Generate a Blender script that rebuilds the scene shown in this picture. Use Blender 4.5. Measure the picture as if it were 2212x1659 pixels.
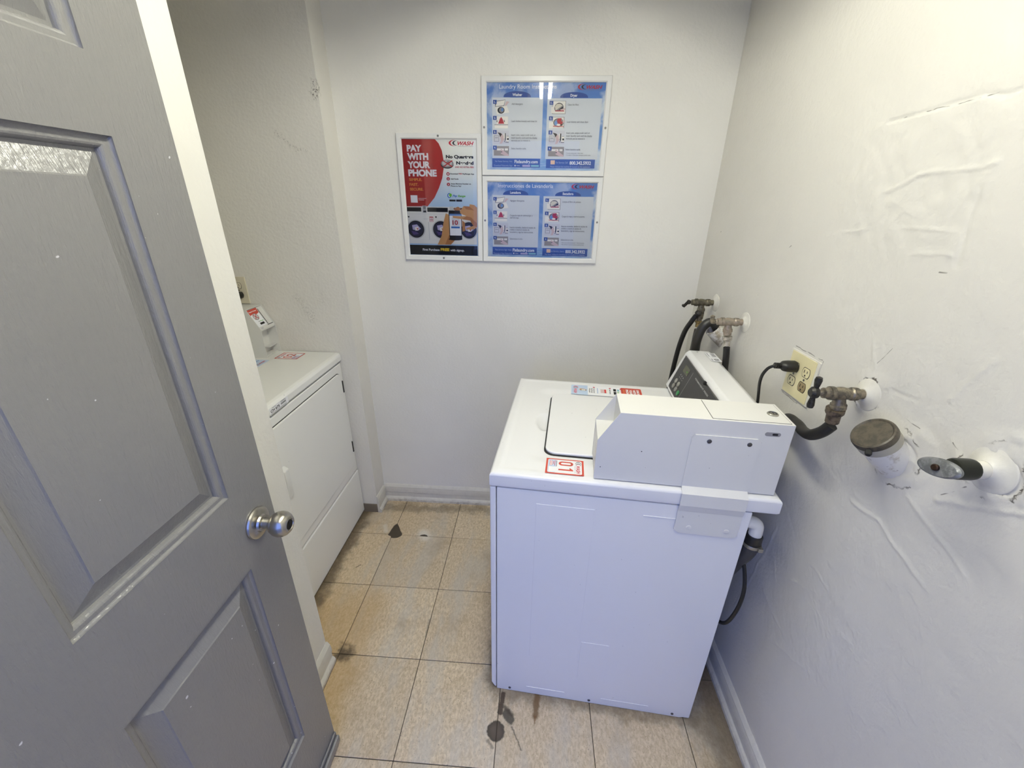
import bpy, bmesh, math, random
from mathutils import Vector, Matrix

for o in list(bpy.data.objects):
    bpy.data.objects.remove(o, do_unlink=True)
SC = bpy.context.scene
COL = SC.collection
R = math.radians
random.seed(7)

# ------------------------------------------------------------------ camera
def look(pitch, yaw, roll):
    f = Vector((-math.sin(yaw)*math.cos(pitch), math.cos(yaw)*math.cos(pitch), -math.sin(pitch)))
    rt = Vector((math.cos(yaw), math.sin(yaw), 0)); up = rt.cross(f)
    r2 = rt*math.cos(roll) + up*math.sin(roll); u2 = -rt*math.sin(roll) + up*math.cos(roll)
    return Matrix((r2, u2, -f)).transposed()
cam = bpy.data.cameras.new('camera'); camo = bpy.data.objects.new('camera', cam); COL.objects.link(camo)
cam.sensor_width = 36.0; cam.lens = 892.9/2212*36.0; cam.clip_start = 0.02
camo.matrix_world = Matrix.Translation((0.6843, -1.5833, 1.5487)) @ look(0.410485, 0.055518, 0.015268).to_4x4()
SC.camera = camo

# ------------------------------------------------------------------ world, exposure
SKY = (0.235, 0.36, 1.0); SKY_STRENGTH = 2.05
TUBE_STRENGTH = 60.5; TUBE_COLOR = (1.0, 0.99, 0.865)
w = bpy.data.worlds.new('sky'); SC.world = w; w.use_nodes = True
bg = w.node_tree.nodes['Background']; bg.inputs[0].default_value = (*SKY, 1); bg.inputs[1].default_value = SKY_STRENGTH
vs = SC.view_settings
vs.view_transform = 'Standard'; vs.look = 'None'; vs.gamma = 1.0; vs.use_curve_mapping = False
vs.exposure = 0.04

# ------------------------------------------------------------------ small node language
def lin(c):
    return tuple(((v/255)/12.92 if v/255 <= .04045 else ((v/255+.055)/1.055)**2.4) for v in c)
class NT:
    def __init__(s, name):
        s.mat = bpy.data.materials.new(name); s.mat.use_nodes = True
        s.t = s.mat.node_tree; s.n = s.t.nodes; s.n.clear()
        s.out = s.n.new('ShaderNodeOutputMaterial')
        s.p = s.n.new('ShaderNodeBsdfPrincipled'); s.t.links.new(s.p.outputs[0], s.out.inputs[0])
    def set(s, sock, v):
        if isinstance(v, bpy.types.NodeSocket): s.t.links.new(v, sock)
        elif isinstance(v, (tuple, list)) and len(v) == 3 and sock.type == 'RGBA': sock.default_value = (*v, 1)
        else: sock.default_value = v
    def m(s, op, a, b=None, c=None, clamp=False):
        n = s.n.new('ShaderNodeMath'); n.operation = op; n.use_clamp = clamp
        for i, v in enumerate((a, b, c)):
            if v is not None: s.set(n.inputs[i], v)
        return n.outputs[0]
    def v(s, op, a, b=None, c=None):
        n = s.n.new('ShaderNodeVectorMath'); n.operation = op
        for i, x in enumerate((a, b)):
            if x is not None: s.set(n.inputs[i], x)
        if c is not None: s.set(n.inputs['Scale'], c)
        return n.outputs['Value'] if op in ('DOT_PRODUCT', 'LENGTH', 'DISTANCE') else n.outputs[0]
    def pos(s): return s.n.new('ShaderNodeNewGeometry').outputs['Position']
    def obj(s): return s.n.new('ShaderNodeTexCoord').outputs['Object']
    def rnd(s): return s.n.new('ShaderNodeObjectInfo').outputs['Random']
    def sep(s, v):
        n = s.n.new('ShaderNodeSeparateXYZ'); s.set(n.inputs[0], v); return n.outputs
    def com(s, x, y, z):
        n = s.n.new('ShaderNodeCombineXYZ')
        for i, q in enumerate((x, y, z)): s.set(n.inputs[i], q)
        return n.outputs[0]
    def noise(s, vec, scale, detail=4, rough=.55, dist=0, col=False):
        n = s.n.new('ShaderNodeTexNoise'); s.set(n.inputs['Vector'], vec); s.set(n.inputs['Scale'], scale)
        n.inputs['Detail'].default_value = detail; n.inputs['Roughness'].default_value = rough; n.inputs['Distortion'].default_value = dist
        return n.outputs['Color'] if col else n.outputs[0]
    def voro(s, vec, scale, feat='F1'):
        n = s.n.new('ShaderNodeTexVoronoi'); n.feature = feat; s.set(n.inputs['Vector'], vec); n.inputs['Scale'].default_value = scale
        return n.outputs[0]
    def ramp(s, x, a, b, lo=0., hi=1., smooth=True):
        n = s.n.new('ShaderNodeMapRange'); n.interpolation_type = 'SMOOTHSTEP' if smooth else 'LINEAR'
        for i, q in enumerate((x, a, b, lo, hi)): s.set(n.inputs[i], q)
        return n.outputs[0]
    def mix(s, f, a, b):
        n = s.n.new('ShaderNodeMix'); n.data_type = 'RGBA'
        s.set(n.inputs[0], f); s.set(n.inputs[6], a); s.set(n.inputs[7], b); return n.outputs[2]
    def bump(s, h, dist, strength=1.0, nrm=None):
        n = s.n.new('ShaderNodeBump'); s.set(n.inputs['Height'], h); n.inputs['Distance'].default_value = dist; n.inputs['Strength'].default_value = strength
        if nrm is not None: s.set(n.inputs['Normal'], nrm)
        return n.outputs[0]
    def seg(s, p, a, b):            # distance from point p (vector) to the segment a-b
        ab = Vector(b) - Vector(a); L2 = ab.length_squared
        pa = s.v('SUBTRACT', p, tuple(a))
        h = s.m('MULTIPLY', s.v('DOT_PRODUCT', pa, tuple(ab)), 1/L2, clamp=True)
        return s.v('LENGTH', s.v('SUBTRACT', pa, s.v('SCALE', tuple(ab), None, h)))
    def done(s, base=None, rough=None, metal=None, nrm=None, spec=None, coat=None):
        for k, v in (('Base Color', base), ('Roughness', rough), ('Metallic', metal), ('Normal', nrm), ('Specular IOR Level', spec), ('Coat Weight', coat)):
            if v is not None: s.set(s.p.inputs[k], v)
        return s.mat
MATS = {}
def plain(name, rgb, rough=.45, metal=0., spec=.5, bump=0., bscale=60., var=.06):
    """painted / plastic / metal surface with a light procedural mottling"""
    if name in MATS: return MATS[name]
    t = NT(name); c = lin(rgb); o = t.obj()
    n = t.noise(o, 9, 3); base = t.mix(t.ramp(n, .3, .75), tuple(x*(1-var) for x in c), tuple(min(1, x*(1+var*.5)) for x in c))
    nrm = t.bump(t.noise(o, bscale, 3), .001, bump) if bump else None
    MATS[name] = t.done(base, rough, metal, nrm, spec); return MATS[name]
def ink(name, rgb):
    if name in MATS: return MATS[name]
    t = NT(name); MATS[name] = t.done(lin(rgb), .5, 0, None, .3); return MATS[name]

# ------------------------------------------------------------------ mesh builder
class MB:
    def __init__(s): s.v = []; s.f = []; s.m = []
    def add(s, vs, fs, mi=0):
        k = len(s.v); s.v += [tuple(p) for p in vs]; s.f += [tuple(i+k for i in f) for f in fs]; s.m += [mi]*len(fs); return s
    def bm(s, b, mi=0):
        b.verts.index_update(); s.add([v.co[:] for v in b.verts], [[v.index for v in f.verts] for f in b.faces], mi); b.free(); return s
    def box(s, x0, x1, y0, y1, z0, z1, mi=0, bev=0, seg=2):
        b = bmesh.new(); bmesh.ops.create_cube(b, size=1)
        for v in b.verts: v.co = Vector(((x0+x1)/2+v.co.x*(x1-x0), (y0+y1)/2+v.co.y*(y1-y0), (z0+z1)/2+v.co.z*(z1-z0)))
        if bev: bmesh.ops.bevel(b, geom=b.edges[:], offset=bev, segments=seg, affect='EDGES', profile=.5, clamp_overlap=True)
        return s.bm(b, mi)
    def prism(s, pts, axis, a, b_, mi=0, bev=0, seg=2, only=None):
        """polygon in the two axes other than `axis` (in x,y,z order), extruded from a to b_"""
        def P(p, h):
            q = list(p); q.insert(axis, h); return Vector(q)
        b = bmesh.new(); lo = [b.verts.new(P(p, a)) for p in pts]; hi = [b.verts.new(P(p, b_)) for p in pts]; n = len(pts)
        b.faces.new(lo); b.faces.new(hi[::-1])
        for i in range(n): b.faces.new((lo[i], lo[(i+1) % n], hi[(i+1) % n], hi[i]))
        bmesh.ops.recalc_face_normals(b, faces=b.faces[:])
        if bev: bmesh.ops.bevel(b, geom=b.edges[:], offset=bev, segments=seg, affect='EDGES', profile=.5, clamp_overlap=True)
        return s.bm(b, mi)
    def lathe(s, prof, origin, axis, seg=24, mi=0, squash=None):
        """prof = [(r,h)...] along direction axis from origin; squash=(vector, factor) flattens it"""
        ax = Vector(axis).normalized(); t = Vector((0, 0, 1)) if abs(ax.z) < .9 else Vector((1, 0, 0))
        e1 = ax.cross(t).normalized(); e2 = ax.cross(e1)
        vs, fs = [], []; o = Vector(origin)
        for r, h in prof:
            for k in range(seg):
                a = 2*math.pi*k/seg; d = e1*math.cos(a) + e2*math.sin(a)
                if squash: d = d - Vector(squash[0])*(d.dot(Vector(squash[0]))*(1-squash[1]))
                vs.append(o + ax*h + d*r)
        for i in range(len(prof)-1):
            for k in range(seg):
                a = i*seg+k; b = i*seg+(k+1) % seg; fs.append((a, a+seg, b+seg, b))
        fs.append(tuple(range(seg))); fs.append(tuple(range((len(prof)-1)*seg+seg-1, (len(prof)-1)*seg-1, -1)))
        return s.add(vs, fs, mi)
    def tube(s, pts, r, seg=12, mi=0, n=8, wob=None):
        P = [Vector(p) for p in pts]; path = []
        for i in range(len(P)-1):
            p0 = P[max(i-1, 0)]; p1 = P[i]; p2 = P[i+1]; p3 = P[min(i+2, len(P)-1)]
            for k in range(n):
                u = k/n
                path.append(.5*((2*p1) + (p2-p0)*u + (2*p0-5*p1+4*p2-p3)*u*u + (3*p1-p0-3*p2+p3)*u**3))
        path.append(P[-1]); vs = []; fs = []
        t0 = (path[1]-path[0]).normalized(); nrm = t0.orthogonal().normalized()
        for i, p in enumerate(path):
            t = (path[min(i+1, len(path)-1)]-path[max(i-1, 0)]).normalized()
            nrm = (nrm - t*nrm.dot(t)).normalized(); bn = t.cross(nrm)
            rr = r if not wob else r*(1+wob*(i % 2))
            for k in range(seg):
                a = 2*math.pi*k/seg; vs.append(p + (nrm*math.cos(a)+bn*math.sin(a))*rr)
        for i in range(len(path)-1):
            for k in range(seg):
                a = i*seg+k; b = i*seg+(k+1) % seg; fs.append((a, b, b+seg, a+seg))
        fs.append(tuple(range(seg-1, -1, -1))); e = (len(path)-1)*seg; fs.append(tuple(range(e, e+seg)))
        return s.add(vs, fs, mi)
    def obj(s, name, mats, parent=None, smooth=True, ang=32, label=None, loc=None):
        me = bpy.data.meshes.new(name); me.from_pydata(s.v, [], s.f)
        mats = mats if isinstance(mats, (list, tuple)) else [mats]
        for m in mats: me.materials.append(m)
        me.polygons.foreach_set('material_index', s.m); me.update()
        if smooth: me.shade_smooth(); me.set_sharp_from_angle(angle=R(ang))
        o = link(name, me, parent, label, loc)
        if smooth:
            wn = o.modifiers.new('face_weighted_normals', 'WEIGHTED_NORMAL'); wn.keep_sharp = True
        return o
def link(name, data, parent=None, label=None, loc=None):
    o = bpy.data.objects.new(name, data); COL.objects.link(o)
    if parent is not None: o.parent = parent
    if label: o['label'] = label
    if loc is not None: o.location = loc
    return o
def thing(name, label, cat, loc=(0, 0, 0), rotz=0, group=None):
    o = link(name, None); o.location = loc; o.rotation_euler = (0, 0, rotz); o.empty_display_size = .1
    return tag(o, label, cat, group)
def tag(o, label, cat, group=None):
    o['label'] = label; o['category'] = cat
    if group: o['group'] = group
    return o
def struct(o, label=None):
    o['kind'] = 'structure'
    if label: o['label'] = label
    return o
def box(name, mat, b, parent=None, bev=0, seg=2, label=None): return MB().box(*b, bev=bev, seg=seg).obj(name, mat, parent, label=label)
def roundrect(x0, x1, y0, y1, r, k=6):
    pts = []
    for cx, cy, a0 in ((x1-r, y1-r, 0), (x0+r, y1-r, 90), (x0+r, y0+r, 180), (x1-r, y0+r, 270)):
        for i in range(k+1):
            a = R(a0+90*i/k); pts.append((cx+r*math.cos(a), cy+r*math.sin(a)))
    return pts

# ------------------------------------------------------------------ lettering and flat print
_TC = {}
def text_mesh(s, bold=0., shear=0.):
    key = (s, bold, shear)
    if key in _TC: return _TC[key]
    cu = bpy.data.curves.new('lettering', 'FONT'); cu.body = s; cu.size = 1; cu.resolution_u = 7 if len(s) < 8 else 3; cu.offset = bold; cu.shear = shear
    o = bpy.data.objects.new('lettering', cu); COL.objects.link(o)
    dg = bpy.context.evaluated_depsgraph_get(); me = bpy.data.meshes.new_from_object(o.evaluated_get(dg))
    vs = [(v.co.x, v.co.y) for v in me.vertices]; fs = [tuple(p.vertices) for p in me.polygons]
    bpy.data.objects.remove(o, do_unlink=True); bpy.data.curves.remove(cu); bpy.data.meshes.remove(me)
    x0 = min(v[0] for v in vs); x1 = max(v[0] for v in vs)
    _TC[key] = ([(x-x0, y) for x, y in vs], fs, x1-x0); return _TC[key]
CAP = max(v[1] for v in text_mesh('H')[0])
INK = dict(dkblue=(44, 78, 152), panel=(220, 223, 226), barblue=(56, 92, 170), cream=(244, 240, 232), cream2=(222, 216, 200), line=(60, 58, 62), dk=(34, 32, 38), mid=(150, 146, 146), pblue=(110, 150, 205),
    hand=(214, 190, 190), crim=(176, 32, 52), crim2=(190, 60, 60), pgrey=(214, 214, 220), taupe=(158, 150, 140), white=(245, 246, 248), txt=(84, 84, 94), ltblue=(178, 196, 232), lilac=(190, 184, 220), teal=(150, 200, 214), peach=(240, 206, 176),
    red=(168, 34, 36), red2=(182, 56, 54), orange=(226, 150, 70), black=(16, 16, 18), lgrey=(206, 206, 206), pblue2=(40, 110, 190), green=(110, 190, 60), offw=(238, 236, 230), navy=(34, 36, 66), purp=(84, 70, 130), skin=(206, 158, 104), skin2=(178, 124, 74), yel=(246, 214, 60), logored=(190, 36, 52), sky=(196, 214, 236), grey=(120, 120, 126), rust=(196, 76, 60))
class Print:
    """flat print: coloured shapes and lettering in mm on a local x (right) / y (up) plane, stacked a few microns apart"""
    def __init__(s, step=8e-6): s.mb = MB(); s.cols = []; s.z = 0; s.step = step
    def put(s, pts, fs, c):
        if c not in s.cols: s.cols.append(c)
        s.z += s.step
        s.mb.add([(x/1000, y/1000, s.z) for x, y in pts], fs, s.cols.index(c))
    def rect(s, c, x0, y0, x1, y1): s.put([(x0, y0), (x1, y0), (x1, y1), (x0, y1)], [(0, 1, 2, 3)], c)
    def poly(s, c, pts):
        ar = sum(pts[i][0]*pts[(i+1) % len(pts)][1]-pts[(i+1) % len(pts)][0]*pts[i][1] for i in range(len(pts)))
        s.put(pts if ar > 0 else pts[::-1], [tuple(range(len(pts)))], c)
    def ell(s, c, x, y, rx, ry, n=28): s.poly(c, [(x+rx*math.cos(2*math.pi*i/n), y+ry*math.sin(2*math.pi*i/n)) for i in range(n)])
    def text(s, c, t, x, y, w, cap, st=''):
        bo = .052 if 'B' in st else .03 if 'b' in st else .004
        vs, fs, tw = text_mesh(t, bo, .3 if 'i' in st else 0.)
        k = cap/(CAP+2*bo); s.put([(x+vx*w/tw, y+vy*k) for vx, vy in vs], fs, c)
    def logo(s, x0, y0, x1, y1, sub=True, c1='logored', c2='dk', ct='logored'):
        w = x1-x0; h = y1-y0; H = h*.82; cy = y0+h*.55
        def cres(cx, rx, ry, t, c):
            a = [(cx+rx*math.cos(R(q)), cy+ry*math.sin(R(q))) for q in range(70, 291, 20)]
            b = [(cx+t+rx*.86*math.cos(R(q)), cy+ry*.93*math.sin(R(q))) for q in range(290, 69, -20)]
            s.poly(c, a+b)
        cres(x0+w*.20, w*.20, H*.56, w*.045, c1); cres(x0+w*.30, w*.155, H*.45, w*.045, c2)
        s.text(ct, 'WASH', x0+w*.35, y0+h*.24, w*.64, h*.58, 'bi')
        if sub: s.text('grey', 'multifamily laundry systems', x0+w*.36, y0+h*.02, w*.6, h*.1)
    def run(s, ops):
        for o in ops:
            k, c = o[0], o[1]
            if k == 'r': s.rect(c, *o[2:6])
            elif k == 'p': s.poly(c, [tuple(p) for p in o[2]])
            elif k == 'e': s.ell(c, *o[2:6])
            elif k == 't': s.text(c, o[2], *o[3:7], o[7])
            elif k == 'd':
                x0, x1, y0, y1 = o[2:6]; s.poly(c, [((x0+x1)/2+(x1-x0)/2*math.cos(math.pi*i/20), y0+(y1-y0)*math.sin(math.pi*i/20)**.8) for i in range(21)])
            elif k == 'L': s.logo(*o[2:6])
    def obj(s, name, parent, M, label=None):
        s.mb.v = [tuple(M @ Vector(p)) for p in s.mb.v]
        return s.mb.obj(name, [ink('ink_'+c, INK[c]) for c in s.cols], parent, smooth=False, label=label)
def frame_matrix(o, ex, ey):
    ex = Vector(ex).normalized(); ey = Vector(ey).normalized(); ez = ex.cross(ey)
    M = Matrix((ex, ey, ez)).transposed().to_4x4(); M.translation = Vector(o); return M
PRINT_SHARED = [
 ['d','dkblue',84.0,187.2,263.4,282.2],
 ['d','dkblue',295.8,399.9,261.8,279.9],
 ['r','panel',40.9,61.1,233.3,262.3],
 ['r','panel',249.5,59.7,452.3,260.3],
 ['r','barblue',40.3,29.2,229.9,60.6],
 ['r','barblue',253.8,28.0,444.3,59.1],
 ['p','cream',[(52.0,232.8),(97.3,235.9),(106.4,214.8),(59.1,208.1)]],
 ['p','line',[(51.5,250.8),(91.4,255.7),(86.3,235.7),(52.7,232.4)]],
 ['p','cream',[(58.2,250.0),(90.5,254.5),(84.9,237.3),(53.9,233.8)]],
 ['e','dk',74.7,221.8,13.4,10.9],
 ['e','mid',76.4,222.4,9.1,8.5],
 ['e','pblue',79.5,223.6,4.8,6.0],
 ['p','hand',[(94.8,250.9),(106.7,249.0),(94.9,236.9),(87.8,235.9)]],
 ['r','cream',58.6,175.9,101.5,201.4],
 ['p','crim',[(63.9,177.8),(70.7,194.3),(75.5,200.0),(81.3,191.9),(87.2,177.9)]],
 ['p','dk',[(86.1,192.3),(89.3,186.2),(88.1,182.4),(85.7,185.1)]],
 ['r','cream',91.7,180.0,100.7,196.4],
 ['r','line',49.4,173.8,102.2,175.2],
 ['r','cream',50.4,162.8,101.4,173.6],
 ['r','line',58.1,182.9,60.6,189.1],
 ['r','pgrey',45.7,109.7,105.8,155.9],
 ['r','line',48.3,118.6,66.9,138.5],
 ['r','pgrey',49.3,119.5,66.0,137.6],
 ['r','dk',51.7,130.5,63.5,131.7],
 ['p','hand',[(64.0,149.7),(77.4,145.6),(88.5,134.1),(86.1,123.5),(78.8,111.7),(70.1,110.6),(75.0,124.4),(71.3,133.9)]],
 ['p','dk',[(61.5,149.0),(75.0,146.6),(78.6,142.4),(71.8,133.5),(68.9,140.3)]],
 ['r','cream',85.5,128.8,90.0,145.6],
 ['r','dk',90.3,123.5,93.4,146.7],
 ['p','dk',[(90.5,123.5),(92.5,123.5),(88.6,116.0),(86.6,117.1)]],
 ['r','cream',95.8,116.1,105.3,136.2],
 ['r','dk',98.8,124.0,105.2,129.9],
 ['r','dk',92.3,115.5,105.3,117.5],
 ['r','dk',96.7,136.0,105.1,137.1],
 ['r','taupe',46.7,69.8,106.3,102.9],
 ['r','cream',59.1,87.9,86.8,95.0],
 ['r','dk',87.0,87.5,88.8,95.2],
 ['r','cream',89.2,88.0,102.9,95.3],
 ['r','dk',103.0,87.6,104.6,95.4],
 ['p','hand',[(72.7,91.3),(77.6,92.2),(88.8,84.9),(105.0,74.2),(105.8,68.7),(88.9,70.8),(73.9,77.2),(76.9,83.7)]],
 ['r','dk',75.9,81.6,80.1,84.4],
 ['r','line',269.4,210.3,319.0,252.1],
 ['r','cream',270.4,211.5,317.8,251.3],
 ['e','line',294.2,229.4,17.4,16.8],
 ['e','mid',294.8,228.2,16.1,15.6],
 ['p','cream2',[(298.1,243.0),(306.9,237.5),(291.9,228.5),(281.7,221.4),(278.0,233.4),(285.2,242.4)]],
 ['p','dk',[(292.2,223.5),(308.0,234.5),(310.9,225.5),(308.9,221.1)]],
 ['r','cream',272.1,211.5,317.8,219.0],
 ['r','crim',280.5,218.7,313.7,221.8],
 ['p','hand',[(296.9,224.5),(316.6,229.5),(317.6,224.4),(304.2,221.1)]],
 ['r','cream',264.5,213.3,272.0,233.4],
 ['r','line',271.2,164.6,316.3,200.8],
 ['r','cream',258.7,163.3,274.2,184.8],
 ['r','cream',272.7,164.5,314.8,199.8],
 ['e','line',294.6,182.5,19.6,14.3],
 ['e','mid',295.6,182.1,18.1,13.1],
 ['e','pblue',287.6,180.9,8.6,8.2],
 ['p','crim',[(291.4,196.2),(305.6,197.3),(305.1,187.1),(313.5,185.1),(306.9,175.8),(292.4,178.8),(288.4,187.0)]],
 ['e','cream',295.0,175.2,7.2,3.7],
 ['r','dk',302.1,172.4,310.0,177.2],
 ['p','crim2',[(274.2,172.2),(314.4,170.7),(314.6,168.7),(275.0,169.5)]],
 ['p','hand',[(310.9,189.2),(319.9,189.6),(319.4,183.1),(310.1,182.0)]],
 ['r','pgrey',258.9,109.9,320.7,155.8],
 ['r','line',262.4,118.8,281.9,138.5],
 ['r','pgrey',263.4,119.6,280.8,137.6],
 ['r','dk',266.2,130.6,277.8,131.8],
 ['p','hand',[(277.3,149.6),(290.8,145.5),(302.3,134.1),(300.5,123.6),(293.9,111.9),(285.5,110.8),(289.5,124.5),(285.4,134.0)]],
 ['p','dk',[(274.9,149.0),(288.3,146.6),(292.1,142.4),(285.9,133.6),(282.6,140.3)]],
 ['r','cream',298.7,128.8,304.0,145.6],
 ['r','dk',303.4,123.6,307.7,146.6],
 ['p','dk',[(304.8,123.6),(306.8,123.6),(303.3,116.2),(301.3,117.2)]],
 ['r','cream',309.4,116.3,319.8,136.2],
 ['r','dk',312.7,124.1,319.3,130.0],
 ['r','dk',306.9,115.7,319.9,117.7],
 ['r','dk',310.3,136.1,318.5,137.1],
 ['r','taupe',260.4,69.0,320.9,101.9],
 ['r','cream',273.0,87.0,300.7,94.0],
 ['r','dk',300.5,86.5,302.7,94.2],
 ['r','cream',302.7,87.1,316.6,94.3],
 ['r','dk',316.3,86.7,318.3,94.4],
 ['p','hand',[(286.6,90.3),(291.4,91.2),(302.8,84.0),(319.4,73.3),(320.5,67.9),(303.7,69.9),(288.6,76.3),(291.2,82.8)]],
 ['r','dk',290.1,80.7,294.5,83.4],
 ['r','dkblue',44.4,242.1,58.2,254.8],
 ['t', 'white', '1.', 48.6, 245.4, 5.8, 6.4, 'b'],
 ['r','dkblue',44.2,190.3,58.1,203.4],
 ['t', 'white', '2.', 48.5, 193.8, 5.8, 6.5, 'b'],
 ['r','dkblue',44.0,143.6,58.1,156.9],
 ['t', 'white', '3.', 48.3, 147.1, 5.9, 6.7, 'b'],
 ['r','dkblue',43.7,90.7,58.1,104.4],
 ['t', 'white', '4.', 48.2, 94.3, 5.9, 6.9, 'b'],
 ['r','dkblue',257.7,239.6,272.0,252.3],
 ['t', 'white', '1.', 262.4, 243.0, 5.6, 6.3, 'b'],
 ['r','dkblue',257.8,189.8,272.3,202.8],
 ['t', 'white', '2.', 262.6, 193.2, 5.7, 6.5, 'b'],
 ['r','dkblue',258.4,143.3,273.0,156.6],
 ['t', 'white', '3.', 263.2, 146.8, 5.8, 6.7, 'b'],
 ['r','dkblue',257.9,89.1,272.7,102.7],
 ['t', 'white', '4.', 262.8, 92.7, 5.8, 6.8, 'b'],
 ['e','white',131.4,35.6,3.0,2.7],
 ['r','lilac',160.3,31.7,191.2,38.5],
 ['r','teal',194.7,32.1,225.8,38.4],
 ['r','peach',271.3,41.2,288.1,55.5],
]
PRINT_ENG = [
 ['t', 'white', 'Laundry Room Instructions', 67.4, 290.3, 213.9, 12.8, ''],
 ['t', 'white', 'Washer', 117.6, 267.2, 36.5, 9.1, 'b'],
 ['t', 'white', 'Dryer', 334.1, 265.2, 26.0, 9.0, 'b'],
 ['L','',359.4,284.8,450.4,304.8],
 ['t', 'txt', 'Add detergent.', 115.1, 239.4, 42.8, 5.6, ''],
 ['t', 'txt', 'Load clothes loosely and close lid.', 114.7, 183.8, 98.5, 5.8, ''],
 ['t', 'txt', 'Insert coins, swipe credit card, or', 114.8, 138.0, 94.1, 5.7, ''],
 ['t', 'txt', 'insert laundry card until the display', 114.9, 128.5, 100.4, 5.7, ''],
 ['t', 'txt', 'instructs you to remove it.', 115.1, 119.4, 73.8, 5.7, ''],
 ['t', 'txt', 'Select laundry cycle.', 115.4, 92.4, 58.4, 5.8, ''],
 ['t', 'txt', 'Clean lint filter.', 326.2, 237.5, 42.6, 5.6, ''],
 ['t', 'txt', 'Load clothes and close door.', 326.3, 182.3, 82.4, 5.7, ''],
 ['t', 'txt', 'Insert coin, swipe credit card, or', 326.8, 145.9, 89.8, 5.7, ''],
 ['t', 'txt', 'insert laundry card until the display', 326.7, 136.3, 99.1, 5.7, ''],
 ['t', 'txt', 'instructs you to remove it.', 326.8, 127.1, 72.3, 5.7, ''],
 ['t', 'txt', 'Select laundry cycle.', 327.3, 90.6, 57.8, 5.8, ''],
 ['t', 'txt', '• To view drying cycle > Open door.', 328.8, 79.0, 68.2, 3.4, ''],
 ['t', 'txt', '• To restart > Close door and select laundry cycle.', 329.2, 72.1, 96.3, 3.5, ''],
 ['t', 'ltblue', 'For Faster Service, Visit:', 52.0, 47.5, 69.0, 5.7, ''],
 ['t', 'white', 'Fixlaundry.com', 129.0, 44.6, 92.0, 11.4, 'b'],
 ['t', 'ltblue', 'Download Fixlaundry App:', 47.0, 32.8, 74.2, 5.8, ''],
 ['t', 'white', 'Website', 136.7, 34.1, 13.7, 3.3, ''],
 ['t', 'ltblue', 'For Service, Call:', 292.8, 44.8, 46.8, 6.1, ''],
 ['t', 'white', '800.342.5932', 346.0, 41.3, 83.5, 11.8, 'b'],
 ['t', 'ltblue', 'Please indicate the machine ID located on the equipment.', 271.3, 30.9, 157.3, 5.3, ''],
]
PRINT_SPA = [
 ['t', 'white', 'Instrucciones de Lavandería', 64.1, 290.8, 222.2, 13.8, ''],
 ['t', 'white', 'Lavadora', 112.9, 268.3, 43.5, 9.2, 'b'],
 ['t', 'white', 'Secadora', 325.8, 266.3, 43.5, 9.3, 'b'],
 ['L','',359.6,285.6,450.9,306.4],
 ['t', 'txt', 'Agregue detergente.', 113.3, 239.5, 59.2, 6.1, ''],
 ['t', 'txt', 'Cargue la ropa sin sobrecargar y', 113.2, 183.6, 94.1, 6.2, ''],
 ['t', 'txt', 'cierre la tapa.', 113.3, 174.3, 37.9, 6.4, ''],
 ['t', 'txt', 'Inserte monedas, deslice la tarjeta de', 113.2, 136.6, 107.2, 6.2, ''],
 ['t', 'txt', 'crédito o inserte la tarjeta de', 113.3, 127.7, 82.2, 6.2, ''],
 ['t', 'txt', 'lavandería y siga las instrucciones.', 113.4, 118.2, 98.5, 6.2, ''],
 ['t', 'txt', 'Seleccione el ciclo.', 113.7, 91.4, 54.7, 6.3, ''],
 ['t', 'txt', 'Limpie el filtro de pelusas.', 327.6, 237.7, 75.0, 6.1, ''],
 ['t', 'txt', 'Cargue la ropa y cierre la puerta.', 327.7, 182.6, 94.2, 6.2, ''],
 ['t', 'txt', 'Inserte monedas, deslice la tarjeta de', 328.2, 144.7, 106.9, 6.1, ''],
 ['t', 'txt', 'crédito o inserte la tarjeta de', 328.2, 135.8, 82.5, 6.2, ''],
 ['t', 'txt', 'lavandería y siga las instrucciones.', 328.5, 126.5, 97.5, 6.1, ''],
 ['t', 'txt', 'Seleccione el ciclo.', 329.4, 91.1, 52.6, 6.3, ''],
 ['t', 'txt', '• Para ver el ciclo de secado > Abra la puerta.', 331.3, 80.6, 96.9, 3.8, ''],
 ['t', 'txt', '• Para reiniciar > Cierre la puerta y oprima el ciclo.', 331.8, 73.3, 95.7, 3.7, ''],
 ['t', 'ltblue', 'Para Servicio Ágil, Visite:', 52.1, 46.0, 70.2, 6.2, ''],
 ['t', 'white', 'Fixlaundry.com', 127.0, 43.1, 92.3, 12.9, 'b'],
 ['t', 'ltblue', 'Descarga el App Fixlaundry!', 44.7, 31.4, 79.2, 6.2, ''],
 ['t', 'white', 'Website', 137.4, 33.8, 13.5, 3.6, ''],
 ['t', 'ltblue', 'Para Servicio, Llame:', 286.3, 44.0, 59.5, 6.7, ''],
 ['t', 'white', '800.342.5932', 351.4, 40.7, 82.8, 13.3, 'b'],
 ['t', 'ltblue', 'Por favor, indique la identificación localizada en la máquina.', 265.5, 31.3, 168.8, 5.6, ''],
]
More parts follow.
